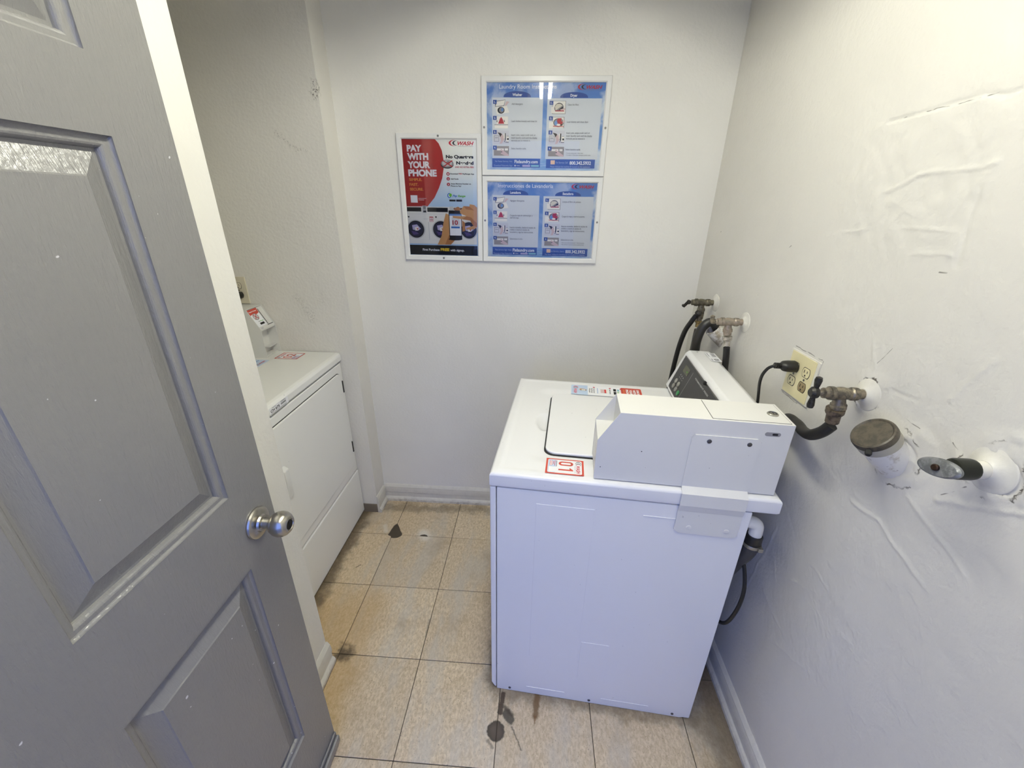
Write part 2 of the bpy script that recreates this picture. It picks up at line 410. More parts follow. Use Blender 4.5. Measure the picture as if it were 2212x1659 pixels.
PRINT_PAY = [
 ['p','red',[(20.3,467.8),(154.1,465.3),(168.3,443.9),(179.9,418.9),(184.7,387.8),(183.7,356.2),(176.2,321.1),(160.9,285.3),(140.2,248.8),(109.2,215.2),(20.4,213.9)]],
 ['p','red2',[(97.3,466.1),(153.5,465.3),(167.7,443.9),(179.2,418.9),(184.0,387.8),(183.0,356.2),(175.6,321.1),(160.2,285.3),(139.6,248.8),(108.9,215.8),(99.0,215.6),(100.9,290.6),(98.9,378.5)]],
 ['t', 'white', 'PAY', 39.0, 416.1, 59.5, 23.6, 'B'],
 ['t', 'white', 'WITH', 38.7, 387.1, 85.2, 24.5, 'B'],
 ['t', 'white', 'YOUR', 37.8, 357.7, 92.0, 24.8, 'B'],
 ['t', 'white', 'PHONE', 37.9, 328.2, 116.6, 25.2, 'B'],
 ['t', 'orange', 'SIMPLE.', 39.0, 310.1, 53.0, 10.1, 'b'],
 ['t', 'orange', 'FAST.', 39.1, 292.2, 36.7, 10.2, 'b'],
 ['t', 'orange', 'SECURE.', 39.3, 274.5, 56.1, 10.2, 'b'],
 ['r','white',39.8,228.5,68.5,256.6],
 ['r','white',72.2,244.0,105.4,245.4],
 ['r','white',72.5,238.4,96.1,239.9],
 ['L','',208.2,433.2,308.6,455.8],
 ['t', 'black', 'No Quarters', 194.8, 393.0, 110.4, 11.9, 'B'],
 ['t', 'black', 'Needed', 235.5, 371.1, 69.8, 12.0, 'B'],
 ['t', 'crim', 'AND NO EXTRA FEES.', 229.8, 358.9, 77.2, 5.8, 'b'],
 ['e','dk',198.8,370.2,26.2,14.3],
 ['e','mid',199.6,373.6,25.5,14.1],
 ['e','lgrey',198.8,375.0,20.2,10.9],
 ['e','mid',203.8,377.1,7.8,6.3],
 ['p','crim2',[(179.9,383.5),(183.9,385.5),(221.2,363.8),(216.8,361.7)]],
 ['p','crim2',[(217.9,385.8),(222.3,383.6),(186.0,362.0),(182.2,364.3)]],
 ['e','crim',200.5,336.8,6.6,6.2],
 ['t', 'white', '1', 198.1, 333.9, 4.9, 5.9, 'b'],
 ['e','crim',200.4,319.0,6.7,6.2],
 ['t', 'white', '2', 197.9, 316.0, 4.9, 5.9, 'b'],
 ['e','crim',200.4,298.6,6.7,6.2],
 ['t', 'white', '3', 197.9, 295.6, 5.0, 5.9, 'b'],
 ['t', 'black', 'Download', 210.0, 335.2, 31.4, 5.0, 'b'],
 ['t', 'crim', 'FREE', 244.0, 335.6, 13.2, 4.9, 'b'],
 ['t', 'black', 'PayRange App', 259.8, 335.2, 47.0, 4.9, 'b'],
 ['t', 'black', 'Add Funds', 210.2, 316.5, 32.4, 5.0, 'b'],
 ['t', 'black', 'Swipe Machine Number on', 210.7, 299.0, 82.4, 4.8, 'b'],
 ['t', 'black', 'Phone to Pay!', 210.3, 290.7, 42.7, 4.7, 'b'],
 ['e','pblue2',202.0,257.2,8.0,9.1],
 ['e','white',202.8,257.2,5.1,6.3],
 ['e','green',206.8,258.8,5.8,6.6],
 ['t', 'pblue2', 'Pay', 215.7, 252.8, 20.8, 7.9, 'bi'],
 ['t', 'green', 'Range', 237.2, 252.5, 31.9, 7.9, 'bi'],
 ['r','black',201.7,235.3,227.4,242.3],
 ['r','black',230.4,235.0,254.4,242.7],
 ['r','offw',20.4,67.0,313.6,213.9],
 ['r','black',20.8,194.8,81.0,210.8],
 ['r','black',106.5,194.0,193.3,210.8],
 ['r','black',217.9,203.6,256.7,211.1],
 ['r','lgrey',85.8,189.5,103.0,217.3],
 ['r','mid',89.7,203.5,100.5,215.8],
 ['r','dk',89.2,192.0,101.8,198.7],
 ['r','lgrey',200.8,200.6,216.5,215.8],
 ['r','lgrey',19.9,185.9,198.1,185.1],
 ['r','lgrey',20.7,82.3,147.6,81.9],
 ['r','lgrey',217.7,81.5,314.6,81.7],
 ['r','lgrey',110.3,83.6,107.6,154.8],
 ['r','lgrey',87.9,165.6,107.5,167.2],
 ['r','black',22.0,170.7,28.0,176.9],
 ['r','black',138.6,171.2,144.4,177.5],
 ['r','red2',113.7,155.2,129.7,175.5],
 ['r','white',114.8,156.4,128.4,171.4],
 ['t', 'red', '10', 115.7, 158.7, 11.4, 10.2, 'b'],
 ['e','lgrey',53.0,124.6,40.0,38.2],
 ['e','black',53.0,124.8,35.0,34.3],
 ['e','navy',53.1,124.8,30.8,30.4],
 ['p','lilac',[(36.9,140.8),(58.1,144.4),(74.2,127.0),(59.6,118.6),(39.0,123.1)]],
 ['p','cream',[(46.6,131.3),(62.7,136.4),(65.1,122.0),(50.8,118.5)]],
 ['p','purp',[(31.5,118.1),(52.3,115.3),(65.6,105.7),(40.7,102.0)]],
 ['p','crim2',[(55.2,129.9),(63.8,127.8),(59.9,121.9)]],
 ['e','lgrey',160.4,125.0,39.0,37.4],
 ['e','black',160.4,125.0,34.0,33.6],
 ['e','navy',160.4,125.0,30.0,29.7],
 ['p','lilac',[(144.0,141.0),(165.0,144.6),(181.4,127.2),(167.1,118.9),(146.5,123.4)]],
 ['p','cream',[(153.9,131.6),(169.8,136.6),(172.5,122.2),(158.4,118.7)]],
 ['p','purp',[(139.2,118.4),(160.0,115.5),(173.4,106.0),(148.7,102.3)]],
 ['p','crim2',[(162.5,130.1),(171.1,128.0),(167.3,122.1)]],
 ['e','lgrey',279.8,123.8,37.7,36.3],
 ['e','black',279.9,123.8,32.8,32.5],
 ['e','navy',279.9,123.8,28.7,28.6],
 ['p','lilac',[(263.2,139.8),(283.9,143.4),(300.7,126.0),(286.7,117.7),(266.1,122.2)]],
 ['p','cream',[(273.2,130.4),(288.9,135.5),(291.9,121.1),(278.0,117.6)]],
 ['p','purp',[(259.0,117.3),(279.7,114.4),(293.3,104.9),(268.9,101.2)]],
 ['p','crim2',[(281.8,128.9),(290.4,126.8),(286.8,121.0)]],
 ['p','skin',[(183.9,189.5),(197.3,184.0),(199.5,143.5),(194.9,104.8),(220.6,85.0),(200.1,64.8),(142.3,63.7),(162.0,100.9),(171.5,149.5)]],
 ['p','skin2',[(194.2,104.8),(220.6,85.0),(200.1,64.8),(174.8,64.3)]],
 ['p','skin2',[(217.8,208.3),(236.8,215.7),(248.4,208.8),(243.0,201.0),(222.6,200.7)]],
 ['p','skin2',[(251.9,163.5),(263.6,154.2),(264.3,122.2),(252.1,118.1)]],
 ['r','black',196.0,86.2,250.3,200.9],
 ['e','black',220.3,87.3,29.4,4.6],
 ['r','white',198.8,102.5,247.7,187.8],
 ['r','pblue',198.8,180.5,250.5,187.8],
 ['r','panel',208.5,141.0,240.8,173.8],
 ['t', 'red', '10', 211.0, 145.7, 23.1, 17.8, 'b'],
 ['r','pblue2',204.8,131.4,241.2,138.5],
 ['p','skin',[(243.6,197.9),(259.9,218.2),(284.9,217.0),(285.8,225.7),(304.6,222.9),(316.5,212.9),(315.4,137.5),(302.5,128.6),(269.7,126.8),(268.1,133.2),(299.3,142.0),(286.1,162.4),(252.0,167.3),(213.9,172.3),(212.1,179.9),(252.4,178.6),(271.2,179.5),(246.0,189.8)]],
 ['p','skin2',[(271.2,179.5),(289.9,175.1),(315.3,151.8),(315.0,137.5),(299.3,142.0),(286.1,162.4),(252.0,167.3)]],
 ['p','skin2',[(259.9,218.2),(284.9,217.0),(304.1,201.9),(270.3,206.0)]],
 ['r','black',21.1,21.7,314.9,61.4],
 ['t', 'white', 'First Purchase', 76.2, 38.4, 73.6, 9.4, 'b'],
 ['t', 'yel', 'FREE', 154.3, 38.9, 38.7, 12.1, 'B'],
 ['t', 'white', 'with signup.', 196.8, 38.1, 61.4, 9.4, 'b'],
]
# ------------------------------------------------------------------ room dimensions (metres; floor grid origin at a tile joint)
T = 0.3048
XR, YB, YF, ZC = 1.380, 0.275, -1.790, 2.35        # right wall, back wall, front wall, ceiling
XN, YN = -0.020, -0.640                            # nib wall on the left: face and end
XP, YP = -0.130, 0.160                             # pillar beyond the dryer alcove
XA = -0.980                                        # back of the alcove
DX0, DX1, DZ = 0.075, 1.000, 2.045                 # doorway

def wall_mat(name, rgb, dark=(), rings=(), smudge=(), rel=1.0):
    t = NT(name); p = t.pos(); c = lin(rgb)
    peel = t.noise(p, 95, 3, .5); mid = t.noise(p, 28, 3, .55); big = t.noise(p, 3.2, 3)
    h = t.m('ADD', t.m('MULTIPLY', peel, .55), t.m('MULTIPLY', mid, .6))
    pits = t.ramp(t.voro(t.v('ADD', p, t.v('SCALE', t.noise(p, 9, 2, col=True), None, .08)), 17), .0, .07, 1., 0.)
    gate = t.ramp(t.noise(p, 6.5, 2), .56, .68)
    h = t.m('ADD', h, t.m('MULTIPLY', t.m('MULTIPLY', pits, gate), .55))
    base = t.mix(t.ramp(big, .3, .7), tuple(x*.965 for x in c), c)
    pf = p
    if dark or rings:      # positions projected onto the wall plane, so the marks follow the relief
        sp = t.sep(p); pf = t.com(XR, sp[1], sp[2])
    wp = t.v('ADD', pf, t.v('SCALE', t.v('SUBTRACT', t.noise(p, 26, 2, col=True), (.5, .5, .5)), None, .010))
    for a, b, wd in dark:
        d = t.seg(wp, a, b); base = t.mix(t.ramp(d, wd*.3, wd, .75, 0.), base, lin((92, 88, 80)))
    wq = t.v('ADD', pf, t.v('SCALE', t.v('SUBTRACT', t.noise(p, 42, 4, .65, col=True), (.5, .5, .5)), None, .034))
    for ctr, r in rings:      # broken plaster where a pipe leaves the wall
        d = t.v('DISTANCE', wq, ctr); dd = t.m('ABSOLUTE', t.m('SUBTRACT', d, r))
        g2 = t.ramp(t.noise(p, 24, 2), .46, .6)
        base = t.mix(t.m('MULTIPLY', t.ramp(dd, .0005, .0028, .9, 0.), g2), base, lin((70, 62, 52)))
    for a, b, wd, col, amt in smudge:
        d = t.seg(t.v('ADD', p, t.v('SCALE', t.v('SUBTRACT', t.noise(p, 18, 4, .7, col=True), (.5, .5, .5)), None, .08)), a, b)
        f = t.m('MULTIPLY', t.ramp(d, wd*.1, wd, amt, 0.), t.ramp(t.noise(p, 150, 3, .7), .47, .66))
        base = t.mix(f, base, lin(col))
    return t.done(base, t.ramp(mid, .3, .7, .34, .46), 0, t.bump(h, .0017*rel, 1.0), .5)

W = lambda y, z: (XR, y, z)
RW_CRACKS = [(W(-.57, 1.711), W(-.82, 1.715), .004, -2.0), (W(-.62, 1.584), W(-.692, 1.607), .005, 1.6), (W(-.692, 1.607), W(-.83, 1.619), .005, 1.6), (W(-.517, 1.499), W(-.612, 1.511), .004, 1.2), (W(-.694, 1.515), W(-.807, 1.519), .004, 1.3),
    (W(-.829, 1.464), W(-.818, 1.586), .006, -1.4), (W(-.736, 1.473), W(-.819, 1.478), .004, 1.2), (W(-.916, 1.258), W(-.953, 1.341), .006, 1.4), (W(-.974, 1.093), W(-1.08, 1.159), .006, 1.8), (W(-.821, .974), W(-.898, .979), .006, 1.3), (W(-.898, .979), W(-1.021, .946), .006, 1.3),
    (W(-.581, .342), W(-.642, .732), .004, 1.2), (W(-.812, 1.227), W(-.867, 1.234), .004, -1.2), (W(-.93, 1.06), W(-1.06, 1.02), .006, 1.1), (W(-.70, .62), W(-.82, .70), .006, 1.0), (W(-.74, .42), W(-.90, .52), .006, .9)]
RW_DARK = [(W(-.60, 1.712), W(-.80, 1.715), .0011), (W(-.805, 1.452), W(-.818, 1.453), .0022), (W(-.34, 1.451), W(-.346, 1.455), .002), (W(.142, 1.461), W(.139, 1.464), .0022), (W(-.753, 1.263), W(-.775, 1.303), .0009), (W(-.604, 1.21), W(-.607, 1.13), .0018), (W(-.49, 1.214), W(-.60, 1.212), .0016),
    (W(-.486, 1.08), W(-.56, 1.078), .0016), (W(-.974, 1.108), W(-1.001, 1.146), .0014), (W(-.953, 1.199), W(-.972, 1.193), .0016), (W(-.862, 1.193), W(-.894, 1.19), .0012)]
RW_RINGS = [(W(-.762, 1.197), .032), (W(-.868, 1.118), .058), (W(-1.022, 1.192), .044)]
M_BACK = wall_mat('paint_back_wall_lightened', (240, 238, 230))  # same paint as the right wall, lightened to make up for weaker light
M_RIGHT = wall_mat('paint_right_wall_darkened', (224, 221, 212), RW_DARK, RW_RINGS, rel=1.2)  # same paint as the back wall, darkened to offset the strong lamp light
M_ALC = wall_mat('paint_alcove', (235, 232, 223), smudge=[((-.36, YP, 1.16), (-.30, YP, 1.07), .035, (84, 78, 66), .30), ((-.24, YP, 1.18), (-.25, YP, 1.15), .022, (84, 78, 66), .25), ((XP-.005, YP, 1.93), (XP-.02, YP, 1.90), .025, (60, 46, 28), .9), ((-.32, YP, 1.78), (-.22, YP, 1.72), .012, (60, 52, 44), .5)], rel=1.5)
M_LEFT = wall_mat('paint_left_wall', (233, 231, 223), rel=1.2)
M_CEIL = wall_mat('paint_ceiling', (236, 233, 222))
M_TRIM = None
def trim_mat(name, rgb):
    t = NT(name); p = t.pos(); c = lin(rgb); s = t.sep(p)
    n = t.noise(p, 40, 4, .7); low = t.ramp(s[2], .0, .03, .45, .0); f = t.m('MULTIPLY', t.m('ADD', .10, low), t.ramp(n, .40, .75))
    base = t.mix(f, t.mix(t.noise(p, 8, 3), tuple(x*.9 for x in c), c), lin((104, 88, 66)))
    return t.done(base, .45, 0, t.bump(t.noise(p, 70, 3), .001, .5))
M_TRIM = trim_mat('paint_baseboard', (226, 223, 212))

def shell(name, mat, b, label): return struct(box(name, mat, b), label)
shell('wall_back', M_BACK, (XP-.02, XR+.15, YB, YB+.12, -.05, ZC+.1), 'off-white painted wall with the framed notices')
import numpy as np
def rough_wall():
    """right wall: a fine grid whose plaster relief (ridges, cracks, trowelled patch, broken collars) is modelled in depth"""
    rg = np.random.default_rng(5)
    ya, yb, za, zb_, st = -1.30, YB, -.02, 2.24, .0034
    ny = int((yb-ya)/st)+1; nz = int((zb_-za)/st)+1
    Y, Z = np.meshgrid(np.linspace(ya, yb, ny), np.linspace(za, zb_, nz), indexing='ij')
    def vnoise(sc, seed):
        r = np.random.default_rng(seed); gy, gz = (Y-ya)*sc, (Z-za)*sc; n0, n1 = int(gy.max())+2, int(gz.max())+2
        G = r.random((n0+1, n1+1)); i = gy.astype(int); j = gz.astype(int); f = gy-i; g_ = gz-j; f = f*f*(3-2*f); g_ = g_*g_*(3-2*g_)
        return (G[i, j]*(1-f)*(1-g_)+G[i+1, j]*f*(1-g_)+G[i, j+1]*(1-f)*g_+G[i+1, j+1]*f*g_)-.5
    wy, wz = .016*vnoise(22, 1), .016*vnoise(22, 2)
    H = .0022*vnoise(2.2, 3)+.0014*vnoise(8, 4)+.0007*vnoise(38, 12)
    def seg(a, b, y, z):
        a = np.array(a[1:]); b = np.array(b[1:]); d = b-a; t = np.clip(((y-a[0])*d[0]+(z-a[1])*d[1])/(d@d), 0, 1)
        return np.hypot(y-a[0]-t*d[0], z-a[1]-t*d[1])
    for a, b, wd, amp in RW_CRACKS:
        H += amp*.0012*np.clip(1-seg(a, b, Y+wy*.6, Z+wz*.6)/wd, 0, 1)
    for k in range(46):      # small trowel ridges around the pipes and lower down
        c = np.array([rg.uniform(-1.25, -.45), rg.uniform(.25, 1.35)]); an = rg.uniform(-.5, 1.1); L = rg.uniform(.01, .06); d = np.array([-math.cos(an), -math.sin(an)])*L
        H += rg.uniform(-.6, 1.)*.0011*np.clip(1-seg((0, *(c-d)), (0, *(c+d)), Y+wy, Z+wz)/.006, 0, 1)
    sm = lambda x: np.clip(x, 0, 1)**2*(3-2*np.clip(x, 0, 1))
    ey, ez = Y+wy*1.2, Z+wz*1.2
    mk = sm((ey+.832)/.008)*sm((-.42-ey)/.12)*sm((ez-1.43)/.06)*sm((1.716-ez)/.008)
    H += mk*(.0007+.0015*vnoise(55, 6)*(.5+vnoise(9, 7)+.5))
    blob = sm(1-np.hypot((Y+.62)/.16, (Z-1.36)/.08)); H += blob*.0018*vnoise(60, 8)
    for (x, cy, cz), r in RW_RINGS:
        d = np.hypot(Y+wy*1.5-cy, Z+wz*1.5-cz); rag = sm(1-(d-r)/(.012+.03*(vnoise(20, 11)+.5))); H += rag*(d > r*.8)*(.0016+.0040*(vnoise(34, 9)+.5)*(vnoise(80, 10)+.6))
    edge = np.minimum.reduce([Y-ya, yb-Y, zb_-Z, Z-za]); H = np.clip(H, -.003, .012)*np.clip(edge/.02, 0, 1)+.0012*np.clip(edge/.02, 0, 1)
    v = np.stack([XR-H, Y, Z], -1).reshape(-1, 3); idx = np.arange(ny*nz).reshape(ny, nz)
    q = np.stack([idx[:-1, :-1], idx[:-1, 1:], idx[1:, 1:], idx[1:, :-1]], -1).reshape(-1, 4)
    me = bpy.data.meshes.new('wall_right'); k = MB(); k.box(XR+.0045, XR+.15, YF-.15, YB, -.05, ZC+.1); k.box(XR, XR+.01, YF-.15, ya, -.05, ZC); k.box(XR, XR+.01, ya, YB, zb_, ZC)
    n0 = len(v); V = np.vstack([v, np.array(k.v)]); F = q.tolist()+[[i+n0 for i in f] for f in k.f]
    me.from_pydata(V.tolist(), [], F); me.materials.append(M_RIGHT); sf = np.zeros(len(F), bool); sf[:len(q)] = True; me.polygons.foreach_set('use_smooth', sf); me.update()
    return struct(link('wall_right', me), 'rough off-white plaster wall with pipes and valves')
rough_wall()
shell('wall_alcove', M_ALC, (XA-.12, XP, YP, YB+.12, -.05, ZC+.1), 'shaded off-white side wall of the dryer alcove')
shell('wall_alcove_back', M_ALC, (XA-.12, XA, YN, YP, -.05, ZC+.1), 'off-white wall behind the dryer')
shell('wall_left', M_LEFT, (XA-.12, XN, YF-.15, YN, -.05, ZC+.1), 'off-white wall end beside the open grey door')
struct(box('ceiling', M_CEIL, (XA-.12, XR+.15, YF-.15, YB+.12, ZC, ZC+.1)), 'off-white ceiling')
m = MB(); m.box(XN, DX0, YF-.15, YF, -.05, ZC); m.box(DX1, XR, YF-.15, YF, -.05, ZC); m.box(DX0, DX1, YF-.15, YF, DZ, ZC)
struct(m.obj('wall_front', M_BACK), 'off-white wall around the doorway')
m = MB(); m.box(-9, 9, -14, YF-.15, -.12, -.03); struct(m.obj('ground', plain('concrete_walk', (150, 146, 138), .8, bump=.6)), 'concrete walkway outside the doorway')

# ---- baseboards
BB = [(0, 0), (.020, 0), (.0205, .015), (.016, .023), (.012, .026), (.0105, .028), (.0105, .052), (.0135, .056), (.0135, .076), (.011, .085), (.0115, .089), (.006, .100), (.002, .104), (0, .104)]
def baseboard(name, along, a, b, wall, sgn, label):
    m = MB()
    if along == 'x': m.prism([(wall+sgn*d, z) for d, z in BB], 0, a, b)
    else: m.prism([(wall+sgn*d, z) for d, z in BB], 1, a, b)
    return struct(m.obj(name, M_TRIM, ang=20), label)
baseboard('baseboard_back', 'x', XP, XR, YB, -1, 'off-white moulded baseboard along the back wall')
baseboard('baseboard_right', 'y', YF, YB-.021, XR, -1, 'off-white moulded baseboard along the right wall')
baseboard('baseboard_left', 'y', YF, YN+.004, XN, 1, 'off-white moulded baseboard on the left wall end')
baseboard('baseboard_left_far', 'y', YP-.006, YB-.021, XP, 1, 'short off-white baseboard on the pillar beyond the dryer')
struct(box('trim_1', plain('bare_board', (122, 112, 98), .8, bump=1., bscale=30), (-.26, XP, YP-.004, YP, 0, .052)), 'bare grey board at the foot of the pillar')

# ---- floor: dark screed with separate vinyl tiles
def tile_mat():
    t = NT('vinyl_tile'); p = t.pos(); s = t.sep(p); r = t.rnd()
    q = t.v('ADD', p, t.com(t.m('MULTIPLY', r, 7.), t.m('MULTIPLY', r, 3.), 0.))
    fleck = t.noise(t.v('MULTIPLY', q, (1., .55, 1.)), 120, 4, .65, .5); fine = t.noise(q, 190, 3, .6); cloud = t.noise(p, 5.5, 4, .6); worn = t.noise(t.v('MULTIPLY', p, (1., .3, 1.)), 7, 4, .65)
    base = t.mix(t.ramp(fleck, .30, .72), lin((200, 180, 148)), lin((236, 219, 190)))
    base = t.mix(t.ramp(fine, .60, .71, 0., .7), base, lin((104, 86, 66)))
    base = t.mix(t.ramp(worn, .46, .66, 0., .55), base, lin((204, 200, 190)))
    base = t.mix(t.ramp(cloud, .52, .74, 0., .38), base, lin((158, 136, 102)))
    base = t.mix(t.m('MULTIPLY', t.ramp(r, .0, 1., 0., .16), 1.), base, lin((130, 112, 88)))
    wn = t.v('ADD', p, t.v('SCALE', t.v('SUBTRACT', t.noise(p, 16, 4, .65, col=True), (.5, .5, .5)), None, .11))
    ws = t.sep(wn)
    # old wax, ochre, along the left wall and the door
    och = t.m('MULTIPLY', t.ramp(ws[0], .03, .17, .50, 0.), t.ramp(ws[1], -.45, -.25, 1., .25))
    base = t.mix(och, base, lin((186, 150, 92)))
    # grime along walls and machines
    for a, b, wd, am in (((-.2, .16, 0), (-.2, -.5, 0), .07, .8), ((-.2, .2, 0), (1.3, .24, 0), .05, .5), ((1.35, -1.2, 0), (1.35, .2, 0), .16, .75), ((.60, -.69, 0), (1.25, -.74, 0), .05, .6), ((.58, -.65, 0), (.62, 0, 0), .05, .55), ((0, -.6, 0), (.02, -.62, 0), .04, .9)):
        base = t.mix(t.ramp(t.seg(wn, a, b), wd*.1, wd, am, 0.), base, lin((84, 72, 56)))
    wf = t.v('ADD', p, t.v('SCALE', t.v('SUBTRACT', t.noise(p, 60, 4, .65, col=True), (.5, .5, .5)), None, .016))
    def spot(a, b, r0, r1, col, am):
        nonlocal base
        base = t.mix(t.ramp(t.seg(wf, a, b), r0, r1, am, 0.), base, lin(col))
    spot((.605, -.815, 0), (.607, -.816, 0), .025, .031, (62, 54, 48), .97)
    spot((.603, -.812, 0), (.609, -.818, 0), .004, .027, (98, 86, 76), .8)
    spot((.636, -.765, 0), (.650, -.780, 0), .010, .017, (66, 62, 54), .9)
    spot((.622, -.705, 0), (.616, -.762, 0), .005, .011, (60, 46, 34), .9)
    spot((.628, -.745, 0), (.655, -.765, 0), .002, .010, (70, 60, 48), .8)
    spot((.585, -.845, 0), (.60, -.86, 0), .001, .008, (92, 82, 70), .6)
    spot((.655, -.80, 0), (.69, -.86, 0), .0008, .004, (70, 62, 52), .7)
    spot((.738, -.70, 0), (.733, -.765, 0), .005, .015, (104, 76, 40), .85)
    spot((.732, -.765, 0), (.730, -.79, 0), .001, .005, (118, 84, 44), .8)
    spot((.155, .02, 0), (.17, -.005, 0), .008, .045, (232, 226, 214), .75)
    spot((-.06, .06, 0), (-.04, .02, 0), .002, .018, (222, 216, 204), .6)
    spot((.30, -.45, 0), (.303, -.52, 0), .001, .005, (120, 108, 92), .5)
    spot((.10, -.94, 0), (.14, -.95, 0), .0006, .0016, (70, 44, 30), .8)
    spot((.42, -.66, 0), (.436, -.68, 0), .0004, .0018, (60, 52, 44), .8)
    spot((-.10, -.215, 0), (-.085, -.2, 0), .001, .004, (80, 66, 50), .8)
    return t.done(base, t.ramp(fleck, .3, .7, .36, .52), 0, t.bump(t.m('ADD', fleck, t.m('MULTIPLY', cloud, .6)), .0006, .5), .4)
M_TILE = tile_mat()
floor = struct(box('floor', plain('screed', (82, 73, 60), .9, bump=.8), (XA, XR, YF-.15, YB, -.05, -.0035)), 'beige vinyl tile floor with dark joints')
floor.data.name = 'floor'
xs = [XA] + [k*T for k in range(-3, 5)] + [XR]
ys = [YF-.15] + [-k*T for k in range(6, -1, -1)] + [YB]
g = .0012
# ragged edge of the hole broken out of the corner where four tiles meet at (0,0)
RAG = {('se'): [(0.048, 0), (.044, .014), (.031, .030), (.024, .044), (.012, .062), (0, .078)], ('sw'): [(-.024, 0), (-.020, .016), (-.018, .040), (-.012, .066), (0, .078)],
       ('ne'): [(.048, 0), (.040, -.013), (.030, -.021), (.008, -.024), (0, -.022)], ('nw'): [(-.024, 0), (-.018, -.008), (-.006, -.012), (0, -.022)]}
for i in range(len(xs)-1):
    for j in range(len(ys)-1):
        x0, x1, y0, y1 = xs[i]+g, xs[i+1]-g, ys[j]+g, ys[j+1]-g
        if x1-x0 < .012 or y1-y0 < .012: continue
        pts = [(x0, y0), (x1, y0), (x1, y1), (x0, y1)]
        at = lambda x, y: abs(x) < .004 and abs(y) < .004
        if at(x0, y0): pts = [RAG['se'][0], (x1, y0), (x1, y1), (x0, y1)] + [(max(x, x0), max(y, y0)) for x, y in RAG['se'][:0:-1]]
        elif at(x1, y0): pts = [(x0, y0)] + [(min(x, x1), max(y, y0)) for x, y in RAG['sw']] + [(x1, y1), (x0, y1)]
        elif at(x0, y1): pts = [(x0, y0), (x1, y0), (x1, y1)] + [(max(x, x0), min(y, y1)) for x, y in RAG['ne']]
        elif at(x1, y1): pts = [(x0, y0), (x1, y0)] + [(min(x, x1), min(y, y1)) for x, y in RAG['nw'][::-1]] + [(x0, y1)]
        # a small chip out of the joint further right
        if abs(y0) < .004 and x0 < .15 < x1: pts = pts[:1] + [(.136, y0), (.146, .011), (.160, .014), (.174, .010), (.181, y0)] + pts[1:]
        cx, cy = (x0+x1)/2, (y0+y1)/2
        k = MB(); k.prism([(px-cx, py-cy) for px, py in pts], 2, -.0035, 0., bev=.0005, seg=1)
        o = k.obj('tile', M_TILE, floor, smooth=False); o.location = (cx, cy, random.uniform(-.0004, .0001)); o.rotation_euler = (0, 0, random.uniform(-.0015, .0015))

# ---- ceiling lamp: two-tube fluorescent batten with an added light-shaping hood
fx, fy0, fy1, fz = .696, -1.585, -.385, 2.285
lamp = thing('fluorescent_batten', 'white two-tube fluorescent batten on the ceiling, mirrored in the upper notice', 'lamp', (fx, (fy0+fy1)/2, ZC))
MW = plain('white_enamel', (226, 225, 218), .4)
hl = (fy1-fy0)/2
MB().prism([(-.050, 0), (-.050, -.022), (-.128, -.100), (-.125, -.102), (-.047, -.026), (.047, -.026), (.125, -.102), (.128, -.100), (.050, -.022), (.050, 0)], 1, -hl-.035, hl+.035).obj('housing_added_hood', MW, lamp, label='white housing with an unseen hood added to shape the light')  # unseen wings added to keep lamp light off the ceiling and wall tops
for e in (-1, 1): MB().prism([(-.050, -.022), (-.126, -.098), (.126, -.098), (.050, -.022)], 1, e*(hl+.033)-.001, e*(hl+.033)+.001).obj('added_end_shade', MW, lamp)  # unseen ends added to shade the top of the back wall
et = NT('tube_glow'); em = et.n.new('ShaderNodeEmission'); em.inputs[0].default_value = (*TUBE_COLOR, 1); em.inputs[1].default_value = TUBE_STRENGTH; et.t.links.new(em.outputs[0], et.out.inputs[0])
for sx in (-.031, .031):
    tb = MB().lathe([(.002, -hl), (.010, -hl+.002), (.013, -hl+.008), (.013, hl-.008), (.010, hl-.002), (.002, hl)], (sx, 0, fz-ZC), (0, 1, 0), 20).obj('tube', et.mat, lamp)
    for e in (-1, 1): MB().box(sx-.012, sx+.012, e*hl-.008+e*.008, e*hl+.008+e*.008, fz-ZC-.016, -.028, bev=.003).obj('lamp_holder', MW, lamp)
# ------------------------------------------------------------------ grey panel door, swung open to the left
def door_mat():
    t = NT('grey_door_paint'); p = t.obj(); c = lin((126, 125, 122))
    grain = t.noise(t.v('MULTIPLY', p, (1., 6., 1.)), 42, 4, .6, .5); peel = t.noise(p, 130, 3, .55); spk = t.ramp(t.noise(p, 90, 1, .4), .80, .82)
    base = t.mix(t.m('MULTIPLY', spk, .8), t.mix(t.noise(p, 5, 3), tuple(x*.95 for x in c), c), lin((206, 206, 206)))
    h = t.m('ADD', t.m('MULTIPLY', grain, .9), t.m('MULTIPLY', peel, .6))
    return t.done(base, .25, 0, t.bump(h, .0014, .9), .85)
M_DOOR = door_mat()
DW, DH = .88, 2.025
dr = struct(link('door_1', None), 'grey six-panel door standing open at the left'); dr.location = (.112, -.876, .012); dr.empty_display_size = .1
COLS = [(-.392, -.105), (-.778, -.491)]; ROWS = [(.230, .832), (1.014, 1.612), (1.706, 1.905)]
holes = [(a, b, c, d) for a, b in COLS for c, d in ROWS]
m = MB()
gy = sorted({-DW, 0} | {v for h in COLS for v in h}); gz = sorted({0, DH} | {v for h in ROWS for v in h})
for i in range(len(gy)-1):
    for j in range(len(gz)-1):
        if any(abs(gy[i]-h[0]) < 1e-6 and abs(gz[j]-h[2]) < 1e-6 for h in holes): continue
        m.add([(0, gy[i], gz[j]), (0, gy[i+1], gz[j]), (0, gy[i+1], gz[j+1]), (0, gy[i], gz[j+1])], [(0, 1, 2, 3)])
